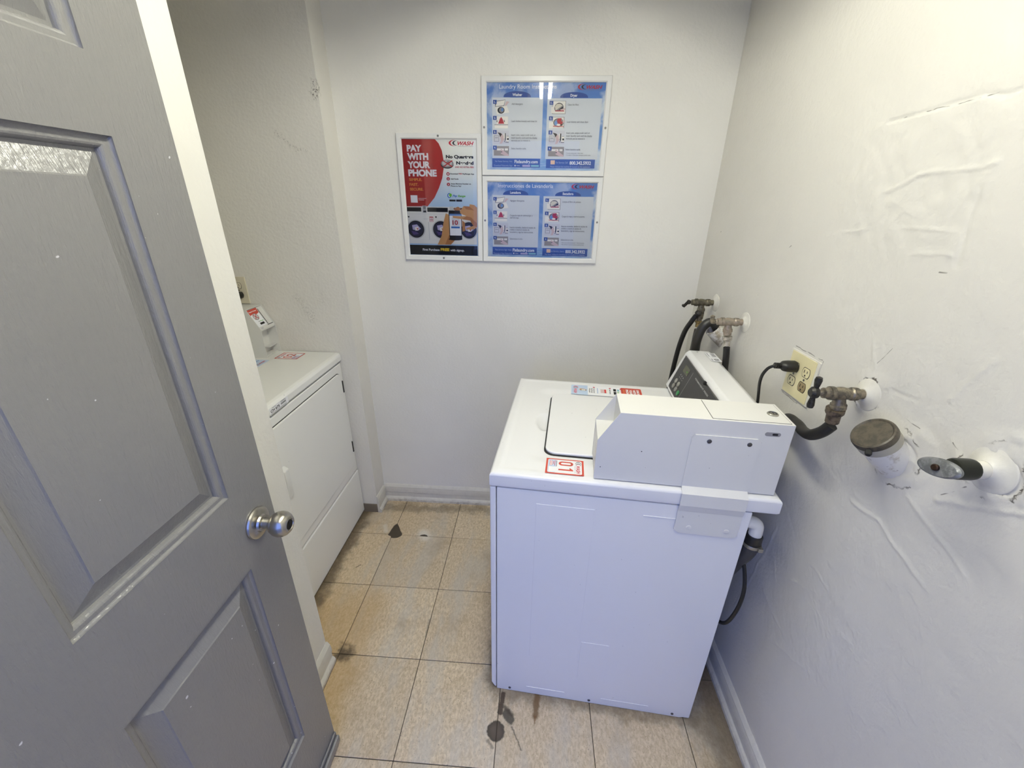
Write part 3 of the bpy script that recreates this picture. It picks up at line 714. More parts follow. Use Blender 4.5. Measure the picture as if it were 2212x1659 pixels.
OG = [(0, 0)] + [(.0065*(1-math.cos(R(q))), -.0065*math.sin(R(q))) for q in (8, 20, 35, 50, 65)] + [(.0065, -.0062), (.0080, -.0064)] + [(.0080+.0075*math.sin(R(q)), -.0064-.0075*(1-math.cos(R(q)))) for q in (15, 35, 55, 75)] + [(.0160, -.0150), (.0185, -.0150)]
for a, b, c, d in holes:
    for (i0, x0), (i1, x1) in zip(OG[:-1], OG[1:]):
        q0 = [(x0, a+i0, c+i0), (x0, b-i0, c+i0), (x0, b-i0, d-i0), (x0, a+i0, d-i0)]; q1 = [(x1, a+i1, c+i1), (x1, b-i1, c+i1), (x1, b-i1, d-i1), (x1, a+i1, d-i1)]
        m.add(q0+q1, [(k, (k+1) % 4, (k+1) % 4+4, k+4) for k in range(4)])
m.add([(0, 0, 0), (0, 0, DH), (-.035, 0, DH), (-.035, 0, 0)], [(3, 2, 1, 0)]); m.add([(0, -DW, 0), (0, -DW, DH), (-.035, -DW, DH), (-.035, -DW, 0)], [(0, 1, 2, 3)])
m.add([(-.035, 0, 0), (-.035, 0, DH), (-.035, -DW, DH), (-.035, -DW, 0)], [(3, 2, 1, 0)])
m.add([(0, 0, DH), (-.035, 0, DH), (-.035, -DW, DH), (0, -DW, DH)], [(0, 3, 2, 1)]); m.add([(0, 0, 0), (-.035, 0, 0), (-.035, -DW, 0), (0, -DW, 0)], [(0, 1, 2, 3)])
m.obj('slab', M_DOOR, dr, ang=30)
for a, b, c, d in holes:
    e = .0185; k = MB(); lv = [(e, -.0150), (e+.002, -.0148), (e+.030, -.0040), (e+.032, -.0022), (e+.034, -.0022)]
    for (i0, x0), (i1, x1) in zip(lv[:-1], lv[1:]):
        q0 = [(x0, a+i0, c+i0), (x0, b-i0, c+i0), (x0, b-i0, d-i0), (x0, a+i0, d-i0)]; q1 = [(x1, a+i1, c+i1), (x1, b-i1, c+i1), (x1, b-i1, d-i1), (x1, a+i1, d-i1)]
        k.add(q0+q1, [(n, (n+1) % 4, (n+1) % 4+4, n+4) for n in range(4)])
    i1, x1 = lv[-1]; k.add([(x1, a+i1, c+i1), (x1, b-i1, c+i1), (x1, b-i1, d-i1), (x1, a+i1, d-i1)], [(0, 1, 2, 3)])
    k.obj('panel', M_DOOR, dr, ang=12)
m = MB(); m.box(0, .006, -DW, 0, -.004, .040, bev=.002); m.box(.006, .016, -DW, -.001, .000, .028, bev=.004); m.obj('door_sweep', M_DOOR, dr, label='grey rubber door sweep along the bottom edge')
M_NICK = plain('satin_nickel', (186, 182, 172), .26, 1., var=.04)
kb = MB().lathe([(.010, .006), (.034, .0), (.0345, .003), (.033, .0065), (.028, .0095), (.019, .012), (.017, .016), (.012, .017), (.011, .034)], (0, 0, 0), (1, 0, 0), 40).obj('rosette', M_NICK, dr, label='satin nickel rosette'); kb.location = (0, -.057, .912)
kn = MB().lathe([(.011, .030), (.016, .0325), (.021, .037), (.0255, .045), (.027, .053), (.0258, .061), (.0225, .067), (.018, .0715), (.0125, .073), (.0115, .0715), (.004, .0712)], (0, 0, 0), (1, 0, 0), 40).obj('knob', M_NICK, dr, label='satin nickel door knob with keyhole'); kn.location = (0, -.057, .912)
ky = MB(); ky.lathe([(.0105, .0705), (.0105, .0722), (.002, .0724)], (0, 0, 0), (1, 0, 0), 20); ky.box(.0715, .0732, -.0022, .0022, -.0075, .0075, 1)
kk = ky.obj('key_cylinder', [plain('dark_steel', (70, 66, 60), .35, 1.), plain('black_slot', (14, 13, 12), .7)], kn)

# ------------------------------------------------------------------ shared appliance materials
def enamel(name, rgb, rough=.16, dirt=.5):
    t = NT(name); p = t.obj(); c = lin(rgb)
    sc = t.ramp(t.noise(p, 95, 1, .4), .79, .81)
    base = t.mix(t.m('MULTIPLY', sc, .5*dirt), c, lin((110, 106, 112)))
    return t.done(base, rough, 0, None, .5)
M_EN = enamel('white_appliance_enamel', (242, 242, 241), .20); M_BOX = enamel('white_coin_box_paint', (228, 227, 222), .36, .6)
M_DRY = enamel('white_dryer_enamel', (243, 243, 238), .26, .4)
M_BLK = plain('black_rubber', (24, 23, 22), .45); M_GAP = plain('shadow_gap', (34, 33, 32), .8); M_STEEL = plain('zinc_steel', (176, 174, 166), .3, 1.); M_BOLT = plain('dull_steel', (112, 110, 108), .45, 1.)
M_PVC = plain('white_pvc', (232, 232, 228), .35)

# ------------------------------------------------------------------ washing machine (front faces left, back to the right wall)
wm = thing('washing_machine', 'white top-load coin washing machine standing against the right wall', 'washing machine', (.585, -.687, 0), R(-4.6))
WD, WW = .655, .648
m = MB(); m.prism([(.0125, .0), (WD-.03, 0.), (WD-.02, .004), (WD, .004), (WD, .858), (.0125, .858)], 1, 0, WW, bev=.003)
m.obj('cabinet', M_EN, wm)
m = MB(); m.prism([(-.006, .030), (.004, .012), (.0105, .006), (.0105, .858), (-.006, .858)], 1, .0, WW, bev=.005, seg=3)
m.obj('front_panel', M_EN, wm)
for k, b in enumerate([(.120, .274, .20, .817), (.398, .549, .8135, .8165), (.115, .245, .035, .038), (.365, .520, .033, .036), (.280, .365, .12, .30)]):
    m = MB(); m.prism([(b[0], b[2]), (b[1], b[2]), (b[1], b[3]), (b[0], b[3])], 1, -.0014 if k not in (0, 4) else -.0012, .002, bev=.0008, seg=2); m.obj('pressed_rib', M_EN, wm)
for u in (.058, .328, .599): MB().lathe([(.0045, 0), (.0045, .0015), (.003, .0025), (.001, .0025)], (u, 0, .016), (0, -1, 0), 12).obj('screw', M_BOLT, wm)
for u, v in ((.05, .05), (.60, .05), (.05, .60), (.60, .60)): MB().lathe([(.020, -.0), (.022, .004), (.012, .008), (.008, .03)], (u, v, 0.0), (0, 0, 1), 12).obj('foot', M_BLK, wm)
# deck with a shallow dish around the lid and a finger scoop
LX0, LX1, LY0, LY1 = .128, .535, .112, .512
def deck_z(u, v):
    dx = max(LX0-u, u-LX1, 0); dy = max(LY0-v, v-LY1, 0); d = math.hypot(dx, dy)
    s = max(0, min(1, 1-d/.055)); s = s*s*(3-2*s)
    z = .905 - .0065*s
    a = ((u-.118)/.026)**2 + ((v-.305)/.058)**2
    if a < 1: z -= .011*(1-a)**.7
    ex = min(u+.006, .712-u, v+.004, WW+.004-v)      # rolled outer rim
    if ex < .012: z -= .009*(1-math.sqrt(max(0, 1-(1-ex/.012)**2)))
    elif ex < .03: z += .0015*math.sin((ex-.012)/.018*math.pi)
    return z
us = [-.006+.718*i/120 for i in range(121)]; vvs = [-.004+(WW+.008)*j/110 for j in range(111)]
us = sorted(set(us+[-.0055, -.004, -.002, .0005, .711, .7095, .7075, .7045])); vvs = sorted(set(vvs+[-.0035, -.002, 0., .0025, WW+.0035, WW+.002, WW, WW-.0025]))
m = MB(); nu, nv = len(us), len(vvs)
m.add([(u, v, deck_z(u, v)) for u in us for v in vvs], [(i*nv+j, (i+1)*nv+j, (i+1)*nv+j+1, i*nv+j+1) for i in range(nu-1) for j in range(nv-1)])
u0, u1, v0, v1 = us[0], us[-1], vvs[0], vvs[-1]; zt = deck_z(u0, v0)
zb = .861
ring = [(u0, v0), (u1, v0), (u1, v1), (u0, v1)]; lo = [(u0+.004, v0+.004), (u1-.004, v0+.004), (u1-.004, v1-.004), (u0+.004, v1-.004)]
m.add([(x, y, .8965) for x, y in ring]+[(x, y, zb+.006) for x, y in ring]+[(x, y, zb) for x, y in lo], [(k, k+4, (k+1) % 4+4, (k+1) % 4) for k in range(4)]+[(k+4, k+8, (k+1) % 4+8, (k+1) % 4+4) for k in range(4)]+[(11, 10, 9, 8)])
m.obj('deck', M_EN, wm, ang=40)
MB().prism(roundrect(LX0-.001, LX1, LY0-.001, LY1, .030), 2, .893, .9005).obj('lid_gap_shade', M_GAP, wm)  # dark plate stands in for the shade in the gap round the lid
MB().prism(roundrect(LX0+.003, LX1, LY0+.003, LY1, .030), 2, .8995, .9085, bev=.0032, seg=3).obj('lid', M_EN, wm, ang=40)
# console
CP = [(.572, .903), (.560, .920), (.6105, 1.052), (.622, 1.0625), (.690, 1.0615), (.706, 1.052), (.711, .903)]
MB().prism(CP, 1, .132, .648, bev=.004, seg=3).obj('console', M_EN, wm, ang=40)
co = Vector((.562, .645, .919)); cd = Vector((.05, 0, .144)).normalized(); cn = Vector((-.144, 0, .05)).normalized()
CM = frame_matrix(co + cn*.0012, (0, -1, 0), cd)       # x along the console from its far end, y up the slope
def on_console(name, pts, h, mat, parent, bev=.0, label=None):
    k = MB(); k.prism(pts, 2, -.001, h, bev=bev); k.v = [tuple(CM @ Vector(p)) for p in k.v]; return k.obj(name, mat, parent, label=label)
M_CPAN = plain('console_black', (44, 43, 41), .32)
cp = on_console('control_panel', roundrect(.030, .505, .008, .134, .006), .0016, M_CPAN, wm, .0008, 'black control panel with green start button')
on_console('display', roundrect(.078, .134, .094, .120, .002), .0022, plain('lcd_olive', (84, 86, 62), .2), cp)
on_console('trim_line', [(.026, .004), (.509, .004), (.509, .138), (.026, .138)], .0006, plain('silver_line', (120, 118, 112), .3, 1.), cp)
for i, (s, t_) in enumerate(((.074, .050), (.074, .030), (.108, .050), (.108, .030), (.142, .030))):
    k = MB(); k.lathe([(.0095, 0), (.0095, .0028), (.008, .0038), (.002, .004)], (s, t_, .0012), (0, 0, 1), 18); k.v = [tuple(CM @ Vector(p)) for p in k.v]
    k.obj('button', plain('button_green', (58, 140, 84), .35) if i == 4 else plain('button_grey', (150, 148, 142), .35), cp, label='green start button' if i == 4 else None)
k = MB(); k.box(.279, .291, .131, .143, 0, .010, bev=.003); k.v = [tuple(CM @ Vector(p)) for p in k.v]; k.obj('lock_tab', M_BLK, cp)
pr = Print(); CW = 'lgrey'
pr.text(CW, 'PERMANENT PRESS', 205, 116, 140, 5.2); pr.rect(CW, 167.5, 22, 168.6, 124)
pr.rect('green', 114, 104, 124, 107)
for s in (80, 97, 114):
    pr.poly(CW, [(s, 78), (s+7, 78), (s+3.5, 84)]); pr.rect(CW, s, 70, s+8, 71.2)
for i, (s, t_) in enumerate(((74, 50), (74, 30), (108, 50), (108, 30))):
    pr.ell('txt', s, t_, 4.6, 5.2); pr.ell(CW, s, t_, 3.2, 3.6)
pr.mb.v = [(x, y, z+(.0045 if .02 < y < .062 and x < .12 else .0026)) for x, y, z in pr.mb.v]
pr.obj('console_lettering', cp, CM)
tp = frame_matrix((.640, .640, 1.0640), (0, -1, 0), (1, 0, 0)); pr = Print()
pr.rect('white', 20, 28, 110, 62)
for i in range(16): pr.rect('txt', 24+i*2.4, 44, 25.3+i*2.4, 58)
pr.text('black', '01', 84, 42, 18, 15, 'b'); pr.rect('txt', 24, 33, 60, 35); pr.rect('txt', 84, 33, 102, 35); pr.poly('black', [(12, 2), (18, 2), (15, 9)])
pr.obj('rating_label', wm, tp)

# coin box on the near edge of the deck
PX0, PX1, PZ0, PZ1, PV0, PV1 = .262, .694, .909, 1.101, .010, .122
PROF = [(PX0, PZ0), (PX1, PZ0), (PX1, PZ1), (PX0+.047, PZ1), (PX0, PZ1-.079)]
def coin_box(root, xf, mirror=False):
    """sheet-metal coin box: two wings, top, back, sloping coin face and open tray. xf maps (u,v,z)"""
    k = MB(); th = .0022
    for a, b in ((PV0, PV0+th), (PV1-th, PV1)): k.prism(PROF, 1, a, b, bev=.0009)
    k.box(PX0+.046, PX1, PV0+.0005, PV1-.0005, PZ1-th, PZ1+.0002, bev=.0009)
    k.box(PX1-th, PX1, PV0+.0005, PV1-.0005, PZ0, PZ1, bev=.0009)
    k.box(PX0+.01, PX1-th, PV0+th, PV1-th, PZ0+.001, PZ0+.004)
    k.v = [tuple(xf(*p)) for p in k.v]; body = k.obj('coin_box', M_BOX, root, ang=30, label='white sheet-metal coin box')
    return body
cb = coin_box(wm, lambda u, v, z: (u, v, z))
MB().prism([(PX0+.047, PZ1-.003), (PX0+.0495, PZ1-.003), (PX0+.0495, PZ0+.004), (PX0+.047, PZ0+.004)], 1, PV0+.0022, PV1-.0022).obj('recess_back', M_BOX, cb)
MB().box(PX0+.001, PX0+.047, PV0+.0022, PV1-.0022, PZ1-.0835, PZ1-.0805).obj('tray_shelf', M_BOX, cb)
MB().box(PX0+.0015, PX0+.004, PV0+.0022, PV1-.0022, PZ0+.055, PZ1-.0835).obj('front_plate', M_BOX, cb)
MB().box(PX0+.0015, PX0+.004, PV0+.0022, PV1-.0022, PZ0+.004, PZ0+.0515).obj('front_plate', M_BOX, cb)
MB().box(.517, .688, PV0+.006, PV1-.006, PZ1-.001, PZ1+.0006).obj('lid_seam', M_GAP, cb)
MB().box(.518, .687, PV0+.007, PV1-.007, PZ1-.001, PZ1+.0012, bev=.0004).obj('service_lid', M_BOX, cb)
lk = MB(); lk.lathe([(.0125, 0), (.0125, .002), (.0105, .0035), (.009, .0035), (.0085, .0015), (.001, .0015)], (.664, .060, PZ1+.0012), (0, 0, 1), 24); lk.lathe([(.0055, .0015), (.0055, .0030), (.001, .0032)], (.664, .060, PZ1+.0012), (0, 0, 1), 16); lk.obj('lock', M_STEEL, cb, label='round steel cam lock')
MB().box(.6632, .6648, .0565, .0635, PZ1+.0042, PZ1+.0046).obj('keyhole', M_GAP, cb)
sl = MB(); sl.prism(roundrect(.634, .668, 1.070, 1.080, .005), 1, PV0-.0004, PV0+.001); sl.obj('coin_slot', plain('slot_grey', (150, 148, 150), .4), cb)
MB().prism(roundrect(.650, .662, 1.0725, 1.0775, .002), 1, PV0-.0006, PV0+.001).obj('slot_opening', M_GAP, cb)
for u, z in ((.276, .945), (.370, 1.000)): MB().lathe([(.0014, 0), (.001, .0005)], (u, PV0, z), (0, -1, 0), 8).obj('pin_hole', M_GAP, cb)
# strap plate bolting the coin box to the side of the cabinet
k = MB(); pth = .0022
SP = [(PV0-.0004, 1.060), (PV0-.0004, .914), (-.0062, .9005), (-.0070, .866), (-.0016, .845), (-.0016, .775)]
for (va, za), (vb, zb2) in zip(SP[:-1], SP[1:]):
    c0 = .008 if za == 1.060 else 0; c1 = .010 if zb2 == .775 else 0
    if c0: k.add([(.477+c0, va-pth, za), (.631-c0, va-pth, za), (.631, va-pth, za-c0), (.477, va-pth, za-c0)], [(0, 3, 2, 1)]); za -= c0
    if c1: k.add([(.479, vb-pth, zb2+c1), (.634, vb-pth, zb2+c1), (.634-c1, vb-pth, zb2), (.479+c1, vb-pth, zb2)], [(0, 3, 2, 1)]); zb2 += c1
    k.add([(.478, va-pth, za), (.632, va-pth, za), (.632, vb-pth, zb2), (.478, vb-pth, zb2)], [(0, 3, 2, 1)])
    for uu, fl in ((.478, 0), (.632, 1)): k.add([(uu, va-pth, za), (uu, vb-pth, zb2), (uu, vb, zb2), (uu, va, za)], [(0, 1, 2, 3) if fl == 0 else (3, 2, 1, 0)])
k.add([(.477+.008, PV0-.0026, 1.06), (.631-.008, PV0-.0026, 1.06), (.631-.008, PV0, 1.06), (.477+.008, PV0, 1.06)], [(0, 1, 2, 3)])
k.obj('strap_plate', M_BOX, wm, ang=50, label='white bent strap plate holding the coin box')
for u in (.518, .607): MB().lathe([(.0055, 0), (.0055, .0008), (.004, .0016), (.001, .0018)], (u, PV0-.0026, 1.045), (0, -1, 0), 14).obj('rivet', M_BOLT, wm)
for u in (.513, .604): MB().lathe([(.0065, 0), (.006, .0012), (.001, .0016)], (u, -.0038, .795), (0, -1, 0), 14).obj('rivet', M_BOX, wm)

# stickers on the deck
def deck_print(pr, u, v, name, parent, label, z=.9066): return pr.obj(name, parent, frame_matrix((u, v, z), (0, -1, 0), (1, 0, 0)), label)
def digits(pr, num):
    pr.poly('rust', roundrect(13, 34, 34, 73, 9.5)); pr.poly('white', roundrect(19, 28, 40, 67, 4.4))
    if num[1] == '1': pr.poly('rust', [(52, 34), (58.5, 34), (58.5, 73), (53.5, 73), (43, 63.5), (52, 63.5)])
    else: pr.text('rust', '2', 39, 34, 23, 39, 'b')
def number_sticker(num):
    pr = Print(); Wd, Ht = 77, 101
    pr.rect('rust', 0, 0, Wd, Ht); pr.poly('white', roundrect(5, Wd-5, 5, Ht-5, 5)); pr.poly('sky', roundrect(6, Wd-6, 6, 27, 4))
    pr.logo(8, 77, Wd-8, 95, True, 'grey', 'txt', 'logored'); digits(pr, num)
    pr.poly('rust', [(12, 10), (34, 10), (38, 13.5), (34, 17), (12, 17)]); pr.poly('white', [(13, 11), (33.5, 11), (36, 13.5), (33.5, 16), (13, 16)])
    pr.rect('txt', 9, 27.6, 41, 29.2); pr.rect('logored', 10, 23.2, 38, 24.6); pr.rect('logored', 14, 19.4, 30, 20.8); pr.rect('rust', 15, 12.8, 32, 14.2)
    pr.rect('white', 43, 8, 69, 30)
    return pr
def on_deck(o, u0, u1, v0, v1):      # lay the flat sticker onto the gently dished deck
    pts = [(u0+(u1-u0)*i/12, v0+(v1-v0)*j/12) for i in range(13) for j in range(13)]
    sl = (sum((v-(v0+v1)/2)*deck_z(u, v) for u, v in pts))/sum((v-(v0+v1)/2)**2 for u, v in pts); c0 = max(deck_z(u, v)-sl*v for u, v in pts)+.0003
    for v in o.data.vertices: v.co.z = c0+sl*v.co.y+(v.co.z-.9066)
on_deck(deck_print(number_sticker('01'), .138, .092, 'number_sticker', wm, 'red-bordered sticker reading 01'), .138, .239, .015, .092)
pr = Print(); pr.poly('sky', roundrect(0, 78, 0, 85, 4)); pr.rect('white', 0, 62, 78, 190); pr.poly('rust', roundrect(0, 78, 186, 262, 6))
pr.logo(8, 6, 70, 26, True); pr.poly('skin', [(28, 34), (36, 30), (42, 34), (44, 56), (34, 58), (30, 48)]); pr.poly('dk', [(33, 36), (45, 36), (45, 56), (33, 56)]); pr.rect('cream', 34.5, 38, 43.5, 54)
for i, s in enumerate(('Download', 'PayRange', 'App')): pr.text('black', s, 20, 84-i*8, 38, 4.6, 'b')
pr.ell('crim', 12, 86, 4, 4); pr.text('crim', '1', 10.5, 84, 3, 4)
pr.rect('pblue', 16, 98, 60, 100); pr.rect('hand', 24, 110, 54, 124); pr.rect('crim2', 24, 124, 54, 131); pr.rect('cream', 24, 131, 54, 138)
pr.ell('crim', 12, 146, 4, 4); pr.text('black', 'Add Funds', 20, 143, 38, 5, 'b')
pr.rect('black', 14, 158, 34, 168); pr.rect('black', 38, 158, 60, 168); pr.ell('teal', 24, 176, 8, 4); pr.text('green', 'PayRange', 34, 173, 34, 5, 'bi'); pr.ell('crim', 12, 186, 4, 4)
for i, s in enumerate(('PAY', 'WITH', 'YOUR', 'PHONE')): pr.text('white', s, 12, 244-i*13, 40 if i < 3 else 48, 9.5, 'B')
pr.rect('orange', 14, 196, 44, 198)
o = deck_print(pr, .200, .609, 'pay_sticker', wm, 'long blue and red pay-with-your-phone sticker'); on_deck(o, .200, .462, .531, .609)

# behind the machine: drain elbow, clamp, hose and cord
MB().tube([(.640, .035, .803), (.672, .035, .803), (.690, .035, .795), (.694, .035, .775), (.694, .035, .752)], .0165, 16).obj('drain_elbow', M_PVC, wm)
MB().lathe([(.021, 0), (.021, .022), (.019, .026)], (.694, .035, .738), (0, 0, 1), 20).obj('hose_end', M_BLK, wm)
cl = MB(); cl.lathe([(.0222, 0), (.0228, .001), (.0228, .009), (.0222, .010)], (.694, .035, .727), (0, 0, 1), 24); cl.box(.70, .712, .008, .020, .727, .738, bev=.001); cl.obj('hose_clamp', M_STEEL, wm)
MB().tube([(.694, .035, .742), (.692, .04, .70), (.682, .06, .64), (.676, .09, .55), (.674, .11, .40), (.676, .12, .22), (.70, .15, .06), (.74, .3, .035)], .0195, 14, n=12, wob=.05).obj('drain_hose', plain('grey_hose', (62, 62, 66), .5), wm)
MB().tube([(.668, .07, .66), (.690, .047, .660), (.697, .022, .62), (.698, .008, .57), (.694, .010, .50), (.688, .03, .43), (.672, .06, .405), (.640, .10, .40)], .0052, 10).obj('power_cord', M_BLK, wm)

# ------------------------------------------------------------------ dryer in the alcove (front faces right)
DYF, DXB = -.207, -.915; DY0, DY1 = -.530, .154
dy = thing('clothes_dryer', 'white coin clothes dryer in the alcove behind the open door', 'dryer', (DYF, DY1, 0))
def dl(x, y, z): return (x-DYF, y-DY1, z)
def dbox(name, mat, b, bev=0, parent=dy, seg=2, label=None): return MB().box(b[0]-DYF, b[1]-DYF, b[2]-DY1, b[3]-DY1, b[4], b[5], bev=bev, seg=seg).obj(name, mat, parent, label=label)
dbox('cabinet', M_DRY, (DXB, DYF-.012, DY0, DY1, .012, .872), .004)
dbox('base_gap_shade', M_GAP, (DXB, DYF-.03, DY0+.02, DY1-.02, 0, .014))  # dark block stands in for the shade in the gap under the dryer
fp_ = MB(); fp_.prism([(y-DY1, z) for y, z in ((DY0, .282), (DY1, .282), (DY1, .866), (DY0, .866))], 0, -.0115, 0., bev=.005, seg=3); fp_.obj('front_panel', M_DRY, dy)
lp = MB(); lp.prism([(y-DY1, z) for y, z in ((DY0, .016), (DY1, .016), (DY1, .2765), (DY0, .2765))], 0, -.0115, .003, bev=.004, seg=3); lp.obj('lower_panel', M_DRY, dy)
tpn = MB(); tpn.prism([(DXB-DYF, .874), (.000, .874), (.006, .880), (.006, .902), (.001, .912), (-.012, .9155), (DXB-DYF, .9155)], 1, DY0-DY1-.002, .002, bev=.002); tpn.obj('top', M_DRY, dy, ang=40)
MB().prism(roundrect(-.425-DY1, .128-DY1, .326, .832, .032), 0, -.001, .0012).obj('door_gap', M_GAP, dy)
dd = MB().prism(roundrect(-.4225-DY1, .1255-DY1, .3285, .8295, .030), 0, -.001, .0075, bev=.003, seg=3).obj('dryer_door', M_DRY, dy, ang=40)
for z in (.757, .430): dbox('hinge', plain('hinge_black', (40, 38, 36), .5), (DYF+.001, DYF+.0085, .1268, .1345, z-.030, z+.028), .001, dd)
hd = MB(); hd.prism([(.006, .540), (.024, .552), (.026, .600), (.026, .618), (.024, .664), (.006, .676)], 1, -.418-DY1, -.388-DY1, bev=.004); hd.obj('handle', M_PVC, dd, ang=40, label='white door pull')
# machine label on the top's front edge
pr = Print(step=6e-6); pr.rect('white', 0, 0, 110, 25); pr.text('black', 'CH 675', 5, 8, 52, 10, 'b'); pr.rect('txt', 4, 4.2, 100, 5.2); pr.rect('txt', 4, 1.4, 96, 2.4)
for i in range(18): pr.rect('black', 66+i*1.7, 10, 66+i*1.7+(.9 if i % 3 else 1.3), 17)
pr.rect('txt', 66, 20.2, 98, 21.2); pr.rect('txt', 66, 22.4, 92, 23.4); pr.rect('txt', 14, 21.4, 38, 22.6)
pr.obj('machine_label', dy, frame_matrix(dl(DYF+.0063, -.392, .8775), (0, 1, 0), (0, 0, 1)), 'white label reading CH 675')
# coin box on top of the dryer
def dxf(u, v, z): return (-.480-(u-PX0)*1.0-DYF, .0535+(v-PV0)*.93-DY1, z-PZ0+.9157+(z-PZ0)*.10)
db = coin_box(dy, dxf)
db.data.flip_normals()
def dpart(name, mat, b, label=None, fn=None):
    k = MB(); (fn or (lambda k: k.box(*b)))(k); k.v = [dxf(*p) for p in k.v]; o = k.obj(name, mat, db, label=label); o.data.flip_normals(); return o
sl0 = [(PX0+.004, PZ1-.080), (PX0+.049, PZ1-.004), (PX0+.051, PZ1-.004), (PX0+.006, PZ1-.082)]
dpart('coin_face', M_BOX, None, 'sloping coin face with a red and white notice', lambda k: k.prism(sl0, 1, PV0+.0022, PV1-.0022))
dpart('tray_shelf', M_BOX, (PX0+.002, PX0+.050, PV0+.0022, PV1-.0022, PZ1-.0840, PZ1-.0815))
dpart('tray_back', M_BOX, (PX0+.045, PX0+.0475, PV0+.0022, PV1-.0022, PZ0, PZ1-.083))
dpart('tray_slot', M_GAP, (PX0+.0435, PX0+.0455, PV0+.012, PV0+.022, PZ0+.012, PZ1-.09))
dpart('tray_ledge', M_BOX, (PX0+.012, PX0+.046, PV0+.050, PV1-.003, PZ0+.030, PZ0+.033))
a = Vector(dxf(PX0+.0035, PV0+.004, PZ1-.080)); b = Vector(dxf(PX0+.0485, PV0+.004, PZ1-.004)); c = Vector(dxf(PX0+.0035, PV1-.004, PZ1-.080))
FM = frame_matrix(a + (c-a).cross(b-a).normalized()*.0012, c-a, b-a); Hh = (b-a).length*1000; Ww = (c-a).length*1000
pr = Print(); pr.rect('white', 0, 14, Ww*.62, Hh-1); pr.poly('rust', [(0, Hh-26), (20, Hh-22), (44, Hh-27), (Ww*.62, Hh-22), (Ww*.62, Hh-1), (0, Hh-1)]); pr.text('white', 'Change for the better!', 3, Hh-13, 50, 5, 'b')
pr.ell('mid', 26, Hh-36, 17, 15); pr.ell('lgrey', 26, Hh-36, 14, 12); pr.poly('crim2', [(13, Hh-47), (16, Hh-48), (39, Hh-25), (36, Hh-24)]); pr.poly('crim2', [(13, Hh-26), (16, Hh-24), (39, Hh-46), (36, Hh-48)])
pr.text('txt', 'Pay', 22, Hh-60, 12, 4, 'b'); pr.text('green', 'Range', 35, Hh-60, 18, 4, 'b'); pr.rect('black', 22, Hh-74, 50, Hh-65)
pr.rect('black', Ww*.66, 16, Ww*.69, Hh-8); pr.rect('black', Ww*.62, 10, Ww*.99, 12.5); pr.rect('lgrey', 8, 3, 24, 10)
pr.obj('coin_notice', db, FM)
o = number_sticker('02').obj('number_sticker', dy, frame_matrix(dl(-.348, .050, .9160), (0, 1, 0), (-1, 0, 0)), 'red-bordered sticker reading 02')
pr = Print(); pr.poly('sky', roundrect(0, 78, 0, 85, 4)); pr.logo(8, 6, 70, 26, True); pr.text('crim', 'WASH', 46, 60, 26, 8, 'bi'); pr.rect('pblue2', 34, 42, 72, 45)
pr.obj('pay_sticker', dy, frame_matrix(dl(-.455, -.050, .9160), (0, 1, 0), (-1, 0, 0)))
# ------------------------------------------------------------------ framed notices on the back wall
M_FRAME = plain('white_aluminium', (236, 236, 232), .28, 0., var=.03)
def sky_print():
    t = NT('sky_photo_print'); o = t.obj(); s = t.sep(o)
    n = t.noise(t.v('ADD', o, (3.1, .0, 1.7)), 9.5, 5, .58, .4); side = t.ramp(t.m('ABSOLUTE', t.m('SUBTRACT', s[0], .20)), .05, .26)
    base = t.mix(t.ramp(s[2], .02, .32), lin((128, 168, 214)), lin((84, 128, 196)))
    f = t.m('MULTIPLY', t.ramp(n, .42, .62), t.m('ADD', .30, t.m('MULTIPLY', side, .65)))
    base = t.mix(f, base, lin((222, 228, 232)))
    sea = t.m('MULTIPLY', t.ramp(s[2], .05, .065, 1., 0.), t.ramp(t.noise(t.v('MULTIPLY', o, (1., 1., 14.)), 14, 3), .42, .6))
    base = t.mix(t.m('MULTIPLY', sea, .6), base, lin((196, 216, 236)))
    return t.done(base, .5, 0, None, .3)
def grad_print():
    t = NT('pale_gradient_print'); s = t.sep(t.obj())
    return t.done(t.mix(t.ramp(s[2], .16, .40), lin((176, 206, 236)), lin((246, 246, 238))), .5, 0, None, .3)
def glazing():
    t = NT('notice_glazing'); tr = t.n.new('ShaderNodeBsdfTransparent'); gl = t.n.new('ShaderNodeBsdfGlossy'); gl.inputs['Roughness'].default_value = .015
    tr.inputs[0].default_value = (.985, .99, .985, 1)
    fr = t.n.new('ShaderNodeFresnel'); fr.inputs[0].default_value = 1.5
    mx = t.n.new('ShaderNodeMixShader'); t.t.links.new(fr.outputs[0], mx.inputs[0]); t.t.links.new(tr.outputs[0], mx.inputs[1]); t.t.links.new(gl.outputs[0], mx.inputs[2]); t.t.links.new(mx.outputs[0], t.out.inputs[0])
    return t.mat
M_SKY, M_GRAD, M_GLASS = sky_print(), grad_print(), glazing()
